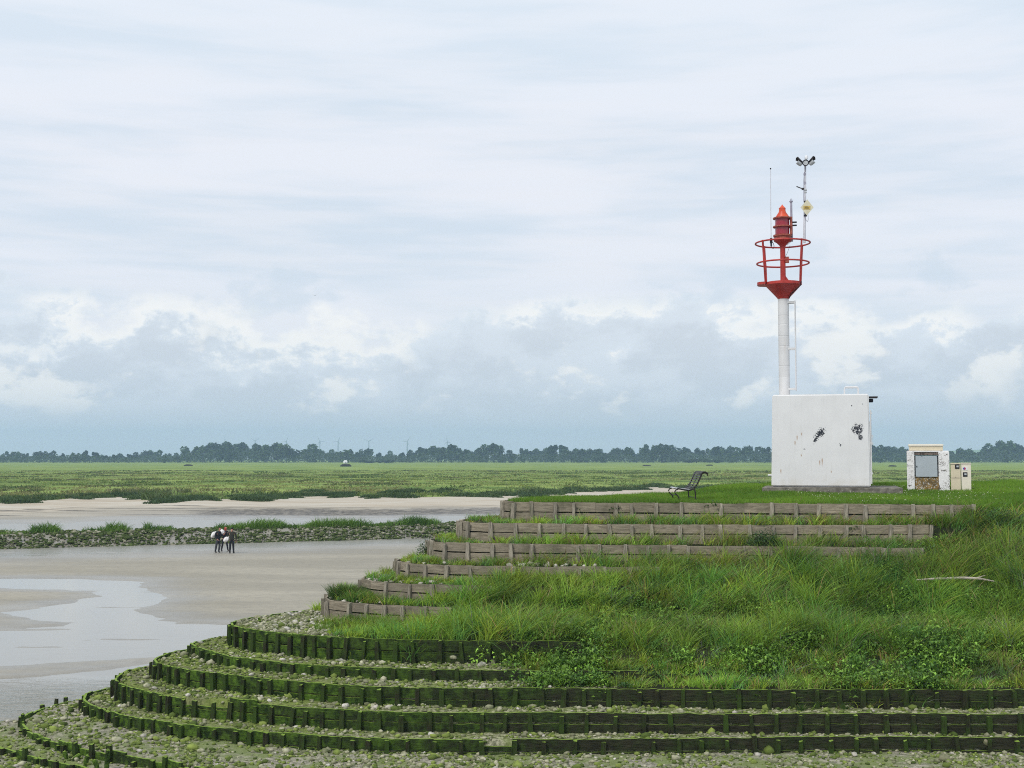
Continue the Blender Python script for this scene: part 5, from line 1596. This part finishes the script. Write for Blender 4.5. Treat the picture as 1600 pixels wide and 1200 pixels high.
# ================================================================== BENCH
bp = hit(1083, 777)
BXc, BYc = (1073 - 800) / F * 39.2, 39.2
bz_ = float(gz(BXc, BYc)) + .0
bench = empty('park_bench', (BXc, BYc, bz_)); bench.scale = (.95, .95, .95); tag(bench, 'old curved iron strap bench on the lawn, seen end on', 'bench')
prof = [(-.44, .375), (-.42, .40), (-.36, .395), (-.25, .375), (-.12, .355), (-.02, .355), (.07, .39), (.15, .47), (.22, .58), (.28, .70), (.325, .80), (.36, .87), (.40, .905), (.45, .915), (.50, .895), (.53, .85), (.545, .81)]
def cat(pts, n):
    out_ = []
    P = [Vector((a, 0, b)) for a, b in pts]
    for i_ in range(len(P) - 1):
        p0, p1, p2, p3 = P[max(i_ - 1, 0)], P[i_], P[i_ + 1], P[min(i_ + 2, len(P) - 1)]
        for k in range(n):
            t = k / n
            out_.append(.5 * ((2 * p1) + (p2 - p0) * t + (2 * p0 - 5 * p1 + 4 * p2 - p3) * t * t + (3 * p1 - p0 - 3 * p2 + p3) * t ** 3))
    out_.append(P[-1]); return out_
cv = cat(prof, 3)
LB = 1.6
for sy in (-LB / 2, LB / 2):
    mb = MB(); mb.tube([p + Vector((0, sy, 0)) for p in cv], .024, 8); mb.build('end_frame', M['dark_metal'], bench, True)
    mb = MB(); mb.tube([(-.40, sy, .385), (-.47, sy, .36), (-.505, sy, .30), (-.48, sy, .24), (-.42, sy, .19), (-.37, sy, .12), (-.355, sy, .03), (-.36, sy, -.05)], .021, 8); mb.build('leg', M['dark_metal'], bench, True)
    mb = MB(); mb.tube([(.08, sy, .42), (.13, sy, .36), (.145, sy, .26), (.15, sy, .12), (.17, sy, .02), (.19, sy, -.05)], .021, 8); mb.build('leg', M['dark_metal'], bench, True)
cvm = cv[2:-3]
sl = []
step = 2
seat = MB(); back = MB()
for k in range(0, len(cvm), 2):
    p = cvm[k]; t = (cvm[min(k + 1, len(cvm) - 1)] - cvm[max(k - 1, 0)]).normalized()
    nrm = Vector((-t.z, 0, t.x))
    ang = math.atan2(t.z, t.x)
    tgt = seat if p.x < .0 else back
    tgt.box(p + nrm * .026, (.030, LB + .08, .008), rot=(0, -ang, 0))
seat.build('seat', M['cam_grey'], bench); back.build('backrest', M['dark_metal'], bench)
mb = MB(); mb.tube([(.15, -LB / 2, .12), (.15, LB / 2, .12)], .010, 6); mb.tube([(-.42, -LB / 2, .19), (-.42, LB / 2, .19)], .010, 6)
mb.box((.10, 0, .42), (.03, .012, .06))
mb.build('stretcher', M['dark_metal'], bench)
for sy in (0,):
    mb = MB(); mb.tube([p + Vector((0, sy, -.012)) for p in cv[3:-6]], .014, 6); mb.build('middle_rib', M['dark_metal'], bench, True)

# ================================================================== PEOPLE
def skin_mesh(name, chains, mat, parent, sub=2):
    """chains: list of (list of (x,y,z,r), attach) ; every chain is its own skinned limb or continues from (chain,index)"""
    verts = []; edges = []; rad = []; ids = []; roots = []
    for pts, att in chains:
        row = []
        for k, (x, y, z, r) in enumerate(pts):
            if k == 0 and att is not None:
                row.append(ids[att[0]][att[1]]); continue
            verts.append((x, y, z)); rad.append(r); row.append(len(verts) - 1)
            if k == 0: roots.append(len(verts) - 1)
        for a, b in zip(row, row[1:]): edges.append((a, b))
        ids.append(row)
    me = bpy.data.meshes.new(name); me.from_pydata(verts, edges, []); me.update()
    o = bpy.data.objects.new(name, me); link(o, parent)
    md = o.modifiers.new('skin', 'SKIN'); md.use_smooth_shade = True
    sv = me.skin_vertices[0].data if me.skin_vertices else None
    for k, r in enumerate(rad):
        rr_ = r if isinstance(r, tuple) else (r, r)
        sv[k].radius = rr_; sv[k].use_root = k in roots
    sm = o.modifiers.new('sub', 'SUBSURF'); sm.levels = sub; sm.render_levels = sub
    me.materials.append(M[mat])
    return o

def hand(p, d, side):
    """palm + 5 fingers as chains from wrist p in direction d"""
    p = Vector(p); d = Vector(d).normalized(); s = d.cross(Vector((0, 0, 1)))
    if s.length < .1: s = Vector((1, 0, 0))
    s.normalize(); up = s.cross(d)
    ch = [([(*p, .026), (*(p + d * .05), (.022)), (*(p + d * .09), .020)], None)]
    for k, (o_, l_) in enumerate(((-.03, .07), (-.01, .08), (.01, .075), (.03, .06))):
        b = p + d * .075 + s * o_
        ch.append(([(*b, .009), (*(b + d * l_ * .55 + up * .008), .009), (*(b + d * l_ * .85 + up * .03), .008)], None))
    b = p + d * .03 + s * .03 * side
    ch.append(([(*b, .010), (*(b + s * .03 * side + d * .03), .010), (*(b + s * .035 * side + d * .06 + up * .01), .009)], None))
    return ch

def person(name_loc, rz, label, legs, arms, head, mats, lean=(0, 0), sc=1.0, hood=False, cap=False):
    """all in a local frame facing -y; x to the viewer's right when facing the viewer's way"""
    root = empty('person', name_loc, rz); root.scale = (sc, sc, sc)
    tag(root, label, 'person', 'people carrying sacks over the sand')
    lx, ly = lean
    pel = (0, 0, .93); che = (lx * .6, ly * .6, 1.22); nk = (lx, ly, 1.46)
    hx, hy = head
    hd0 = (lx + hx * .4, ly + hy * .4, 1.52); hd1 = (lx + hx, ly + hy, 1.64); hd2 = (lx + hx, ly + hy, 1.71)
    ch = [([(*pel, .11), (*che, .11), (*nk, .05), (*hd0, .055), (*hd1, (.082, .095)), (*hd2, .07)], None)]
    for L_ in legs: ch.append(([(*pel, .11)] + [(*q, r) for q, r in zip(L_, (.07, .05, .03, .012))], (0, 0)))
    for A_ in arms: ch.append(([(*che, .11)] + [(*q, r) for q, r in zip(A_, (.04, .034, .028))], (0, 1)))
    for A_, sd_ in zip(arms, (-1, 1)):
        el, wr = Vector(A_[1]), Vector(A_[2]); ch += hand(wr, wr - el, sd_)
    # nose and ears
    f = Vector((hx, hy, 0)); fd = Vector((0, -1, 0))
    c = Vector(hd1)
    ch.append(([(*(c + fd * .075 + Vector((0, 0, .01))), .014), (*(c + fd * .105 - Vector((0, 0, .012))), .016)], None))
    for sx in (-1, 1): ch.append(([(*(c + Vector((sx * .08, .01, .015))), .014), (*(c + Vector((sx * .09, .015, -.02))), .016)], None))
    body = skin_mesh('body', ch, 'skin', root, 1)
    mb = MB()
    for sx in (-1, 1): mb.lathe([(.001, -.012), (.011, 0), (.001, .012)], c + Vector((sx * .032, -.088, .02)), 8)
    mb.box(c + Vector((0, -.092, -.045)), (.05, .012, .010)); mb.build('eyes_and_mouth', M['hair'], root)
    # clothes
    ch = [([(0, 0, .84, .16), (*pel[:2], .96, .165), (*che, (.185, .15)), (lx, ly, 1.40, (.12, .10)), (lx, ly, 1.47, .075)], None)]
    for A_ in arms:
        ch.append(([(lx, ly, 1.4, .1), (*A_[0], .075), (*A_[1], .058), (*(Vector(A_[1]).lerp(Vector(A_[2]), .93)), .048)], (0, 3)))
    skin_mesh('jacket', ch, mats[0], root, 1)
    ch = [([(0, 0, 1.0, .14), (0, 0, .88, .145)], None)]
    for L_ in legs: ch.append(([(0, 0, .88, .145), (*L_[0], .10), (*L_[1], .075), (*(Vector(L_[1]).lerp(Vector(L_[2]), .8)), .066)], (0, 1)))
    skin_mesh('trousers', ch, mats[1], root, 1)
    for L_ in legs:
        an, toe = Vector(L_[2]), Vector(L_[3])
        up_ = an.lerp(Vector(L_[1]), .45)
        skin_mesh('boot', [([(*up_, .064), (*an, .056), (*(an.lerp(toe, .3) - Vector((0, 0, .02))), .06), (*toe, .05)], None)], 'boot', root, 1)
    if hood:
        skin_mesh('hood', [([(lx, ly + .02, 1.44, .10), (lx + hx * .7, ly + hy * .7 + .025, 1.56, .098), (lx + hx, ly + hy + .022, 1.67, .100), (lx + hx, ly + hy + .02, 1.73, .055)], None)], 'cloth_red', root, 1)
    else:
        skin_mesh('cap' if cap else 'hair', [([(lx + hx, ly + hy + .045, 1.60, .075), (lx + hx, ly + hy + .022, 1.70, .094), (lx + hx, ly + hy + .01, 1.745, .06)], None)], 'cloth_black' if cap else 'hair', root, 1)
    return root
def sack(loc, r, rot, label):
    bm = bmesh.new(); bmesh.ops.create_icosphere(bm, subdivisions=3, radius=1)
    for v in bm.verts:
        n_ = .10 * math.sin(5 * v.co.x + 3 * v.co.z) * math.cos(4 * v.co.y) + .05 * math.sin(11 * v.co.z + 6 * v.co.x)
        v.co *= 1 + n_
        if v.co.z > .55: k = 1 - (v.co.z - .55) * 1.2; v.co.x *= max(k, .25); v.co.y *= max(k, .25)
        v.co = Vector((v.co.x * r[0], v.co.y * r[1], v.co.z * r[2]))
    me = bpy.data.meshes.new('sack'); bm.to_mesh(me); bm.free()
    for p in me.polygons: p.use_smooth = True
    me.materials.append(M['sack'])
    o = link(bpy.data.objects.new('sack', me)); o.location = loc; o.rotation_euler = rot
    tag(o, label, 'sack', 'white sacks of the shell gatherers')
    return o
def ground_at(px, py):
    for d in np.arange(60, 120, .05):
        x, y, z = ray(px, py); k = d / y
        if H + z * k <= float(flat_z(np.array([x * k]), np.array([d]))[0]): return Vector((x * k, d, float(flat_z(np.array([x * k]), np.array([d]))[0])))
    return UZ(px, py, 0)
g1 = ground_at(340.5, 863.5); g2 = ground_at(350.5, 861.0); g3 = ground_at(362.0, 864.5)
S1 = 1.0
# first: side on, walking to the right, sack on his back   (local -y turned to +x : rz = +90deg)
person(g1, math.radians(62), 'person in black jacket with white sack on the back, leftmost of three', 
       [((.09, .0, .86), (.10, -.06, .48), (.10, .02, .08), (.10, -.12, .03)), ((-.09, .0, .86), (-.10, .06, .48), (-.09, .16, .08), (-.09, .03, .03))],
       [((.21, .0, 1.38), (.26, -.08, 1.10), (.20, -.30, 1.22)), ((-.21, .0, 1.38), (-.27, .04, 1.08), (-.24, -.16, .92))], (0, -.05), ('cloth_black', 'jeans'), lean=(0, -.10), sc=S1)
sack(g1 + Vector((-.30, .08, 1.22)), (.17, .19, .27), (0, .62, 0), 'white sack slung over the back of the leftmost person')
person(g2, math.radians(40), 'person with red hood standing between the two others, arm raised to the chest',
       [((.10, 0, .86), (.18, -.05, .48), (.28, .0, .08), (.30, -.13, .03)), ((-.10, 0, .86), (-.14, .02, .48), (-.20, .06, .08), (-.20, -.08, .03))],
       [((.21, 0, 1.37), (.28, -.10, 1.12), (.12, -.30, 1.26)), ((-.21, 0, 1.37), (-.28, -.06, 1.10), (-.16, -.28, 1.28))], (0, -.04), ('cloth_navy', 'trouser_black'), lean=(.03, -.08), sc=.97, hood=True)
sack(g2 + Vector((-.12, -.16, 1.32)), (.19, .16, .17), (.2, 1.2, .3), 'white sack on the shoulder of the red hooded person')
person(g3, math.radians(188), 'person in dark olive jacket seen from behind, holding a sack at the hip',
       [((.09, 0, .86), (.11, -.02, .48), (.12, .04, .08), (.12, -.10, .03)), ((-.09, 0, .86), (-.10, .0, .48), (-.13, .02, .08), (-.15, -.12, .03))],
       [((.22, 0, 1.38), (.32, -.06, 1.14), (.36, -.14, .98)), ((-.22, 0, 1.38), (-.29, .02, 1.10), (-.27, -.05, .84))], (-.02, -.03), ('cloth_olive', 'trouser_black'), lean=(.02, -.04), sc=1.0, cap=True)
sack(g3 + Vector((-.36, -.02, .94)), (.16, .15, .24), (.15, .85, 0), 'white sack held at the left hip of the person seen from behind')

# one gull far off over the marsh
gp = U(492, 462, 400)
mb = MB(); mb.add([(-.7, 0, .18), (-.35, -.08, .26), (0, -.12, .05), (.35, -.08, .26), (.7, 0, .18), (.35, .08, .24), (0, .15, .02), (-.35, .08, .24), (0, -.32, .0), (0, .34, .0), (0, 0, -.09)],
                  [(0, 1, 7), (1, 2, 6, 7), (2, 3, 5, 6), (3, 4, 5), (2, 8, 3), (6, 10, 2), (8, 2, 10), (10, 6, 9), (7, 6, 9), (6, 5, 9)])
o = mb.build('gull', M['rod_grey']); o.location = gp; tag(o, 'single gull gliding high over the marsh', 'bird')

# ================================================================== HAZE
mb = MB(); mb.box((0, 2900, 69), (9000, 6400, 142))
hz = mb.build('haze', None); hz.display_type = 'WIRE'
hm = bpy.data.materials.new('sea_haze'); hm.use_nodes = True
for nd in list(hm.node_tree.nodes): hm.node_tree.nodes.remove(nd)
ho = hm.node_tree.nodes.new('ShaderNodeOutputMaterial'); hv = hm.node_tree.nodes.new('ShaderNodeVolumePrincipled')
hv.inputs['Color'].default_value = (.50, .71, .97, 1); hv.inputs['Density'].default_value = .00021; hv.inputs['Anisotropy'].default_value = .1
hm.node_tree.links.new(hv.outputs[0], ho.inputs['Volume'])
hz.data.materials.append(hm); tag(hz, 'thin sea haze over the estuary', 'haze', kind='stuff')

# ================================================================== SKY AND LIGHT
SUN_EL, SUN_AZ = math.radians(48), math.radians(215)     # azimuth clockwise from +Y: behind the camera, to the left
world = bpy.data.worlds.new('World'); scene.world = world; world.use_nodes = True
t = world.node_tree
for nd in list(t.nodes): t.nodes.remove(nd)
g = G(t)
out = t.nodes.new('ShaderNodeOutputWorld')
sky = t.nodes.new('ShaderNodeTexSky'); sky.sky_type = 'NISHITA'; sky.sun_disc = False
sky.sun_elevation = SUN_EL; sky.sun_rotation = SUN_AZ; sky.air_density = 1; sky.dust_density = 2; sky.ozone_density = 1
b1 = t.nodes.new('ShaderNodeBackground'); b1.inputs[1].default_value = .10; t.links.new(sky.outputs[0], b1.inputs[0])
dirv = t.nodes.new('ShaderNodeTexCoord').outputs['Generated']
s = g.sep(dirv); el = s[2]
# high veil: long soft streaks
st = g.noise(g.mapv(dirv, (1.4, 1.4, 11), rot=(.03, .02, 0)), 2.3, 5, .55, .25)
st2 = g.noise(g.mapv(dirv, (2.2, 2.2, 22), (3, 1, 2), rot=(-.05, .04, 0)), 3.1, 4, .55, .2)
veil = g.mix(g.step(.36, .62, st), (.575, .638, .710), (.705, .722, .770))
veil = g.mix(g.m('MULTIPLY', g.step(.42, .7, st2), .6), veil, (.718, .722, .758))
veil = g.mix(g.step(.22, .34, el), veil, g.mix(.4, veil, (.64, .715, .785)))
# cumulus bank near the horizon
wrp = t.nodes.new('ShaderNodeTexNoise'); t.links.new(dirv, wrp.inputs['Vector']); wrp.inputs['Scale'].default_value = 9; wrp.inputs['Detail'].default_value = 3
vadd = t.nodes.new('ShaderNodeVectorMath'); vadd.operation = 'MULTIPLY_ADD'
t.links.new(wrp.outputs['Color'], vadd.inputs[0]); vadd.inputs[1].default_value = (.03, .03, .02); t.links.new(dirv, vadd.inputs[2])
cv_ = vadd.outputs[0]
def cum(loc, sc, z=1.6, d=8, r=.6):
    return g.noise(g.mapv(cv_, (1, 1, z), loc), sc, d, r)
SEED = (4.2, 1.7, 0.0)
big = cum(SEED, 6.5, 1.5, 3, .5); fine = cum((1.2, 5.1, .4), 19, 1.5, 7, .64)
c0 = g.m('ADD', g.m('MULTIPLY', big, .56), g.m('MULTIPLY', fine, .44))
# puffy tops reach about 7 degrees; lower down the bank closes up
bias = g.m('MULTIPLY', g.m('SUBTRACT', .104, el), 3.2)
bias = g.m('MINIMUM', bias, g.m('ADD', .062, g.m('MULTIPLY', g.step(.085, .040, el), .14)))
D0 = g.m('ADD', c0, bias)
body = g.step(.488, .506, D0)
thick = g.step(.488, .58, D0)
base_c = g.mix(g.step(.005, .11, el), (.520, .570, .628), (.565, .598, .645))
shade = g.mix(thick, (.655, .700, .750), base_c)
# sunlit white between and along the tops of the clouds
band = g.m('MULTIPLY', g.step(.132, .112, el), g.step(.030, .058, el))
patch = g.step(.42, .56, g.noise(g.mapv(dirv, (1, 1, 1.3), (7.7, 3.1, 0)), 7.0, 4, .55))
glow = g.m('MULTIPLY', band, g.m('ADD', .10, g.m('MULTIPLY', g.m('MULTIPLY', patch, g.step(.40, .484, D0)), .72)))
back = g.mix(glow, veil, (.86, .84, .80))
edge = g.m('MULTIPLY', g.step(.535, .492, D0), g.m('MULTIPLY', band, patch))
shade = g.mix(g.m('MULTIPLY', edge, .8), shade, (.86, .845, .81))
wisp = g.step(.46, .62, g.noise(g.mapv(cv_, (1, 1, 2.0), (1.7, 8.1, 0)), 12.0, 7, .62))
shade = g.mix(g.m('MULTIPLY', g.m('MULTIPLY', wisp, .7), g.step(.018, .055, el)), shade, (.655, .695, .745))
lump = g.m('MULTIPLY', g.step(.55, .62, cum((6.1, 2.2, 3.0), 9.5, 1.7, 7, .6)), g.m('MULTIPLY', g.step(.022, .045, el), g.step(.125, .10, el)))
shade = g.mix(g.m('MULTIPLY', g.m('MULTIPLY', lump, patch), .85), shade, (.83, .815, .785))
sky_c = g.mix(body, back, shade)
# dark scraps of cloud drifting above the bank
scrap = g.m('MULTIPLY', g.step(.57, .66, cum((9.2, 5.5, 0), 9, 1.8, 6, .58)), g.m('MULTIPLY', g.step(.095, .12, el), g.step(.18, .145, el)))
sky_c = g.mix(g.m('MULTIPLY', scrap, .6), sky_c, (.545, .615, .69))
# streaky grey haze sheets low down
sheet = g.noise(g.mapv(dirv, (1.5, 1.5, 24)), 3.0, 4, .5)
lowm = g.step(.060, .008, el)
sky_c = g.mix(g.m('MULTIPLY', lowm, .55), sky_c, g.mix(g.step(.3, .7, sheet), (.595, .632, .672), (.635, .658, .690)))
b2 = t.nodes.new('ShaderNodeBackground'); t.links.new(sky_c, b2.inputs[0]); b2.inputs[1].default_value = .86
mx = t.nodes.new('ShaderNodeMixShader'); mx.inputs[0].default_value = .96
t.links.new(b1.outputs[0], mx.inputs[1]); t.links.new(b2.outputs[0], mx.inputs[2])
t.links.new(mx.outputs[0], out.inputs['Surface'])

sd = bpy.data.lights.new('sun', 'SUN'); sd.energy = 1.5; sd.angle = math.radians(10); sd.color = (1, .965, .91)
so = bpy.data.objects.new('sun', sd); COL.objects.link(so)
dv = Vector((math.sin(SUN_AZ) * math.cos(SUN_EL), math.cos(SUN_AZ) * math.cos(SUN_EL), math.sin(SUN_EL)))
so.rotation_euler = (-dv).to_track_quat('-Z', 'Y').to_euler(); so.location = dv * 60

# ================================================================== CAMERA
cd = bpy.data.cameras.new('camera'); cam = bpy.data.objects.new('camera', cd); COL.objects.link(cam)
cam.location = (0, 0, H); cam.rotation_euler = (pi / 2 + TH, 0, 0)
cd.sensor_width = 36; cd.lens = F / 1600 * 36; cd.clip_start = .5; cd.clip_end = 20000
scene.camera = cam
scene.view_settings.view_transform = 'Standard'
try: scene.view_settings.look = 'None'
except Exception: pass
scene.view_settings.exposure = .55; scene.view_settings.gamma = 1
scene.render.engine = 'CYCLES'
cy = scene.cycles
cy.use_denoising = False
try:
    cy.denoiser = 'OPENIMAGEDENOISE'; cy.denoising_input_passes = 'RGB_ALBEDO_NORMAL'; cy.denoising_prefilter = 'ACCURATE'
except Exception: pass
cy.max_bounces = 6; cy.diffuse_bounces = 2; cy.glossy_bounces = 2; cy.transmission_bounces = 2; cy.volume_bounces = 1; cy.transparent_max_bounces = 4
cy.use_adaptive_sampling = False
cy.pixel_filter_type = 'BLACKMAN_HARRIS'; cy.filter_width = 1.05
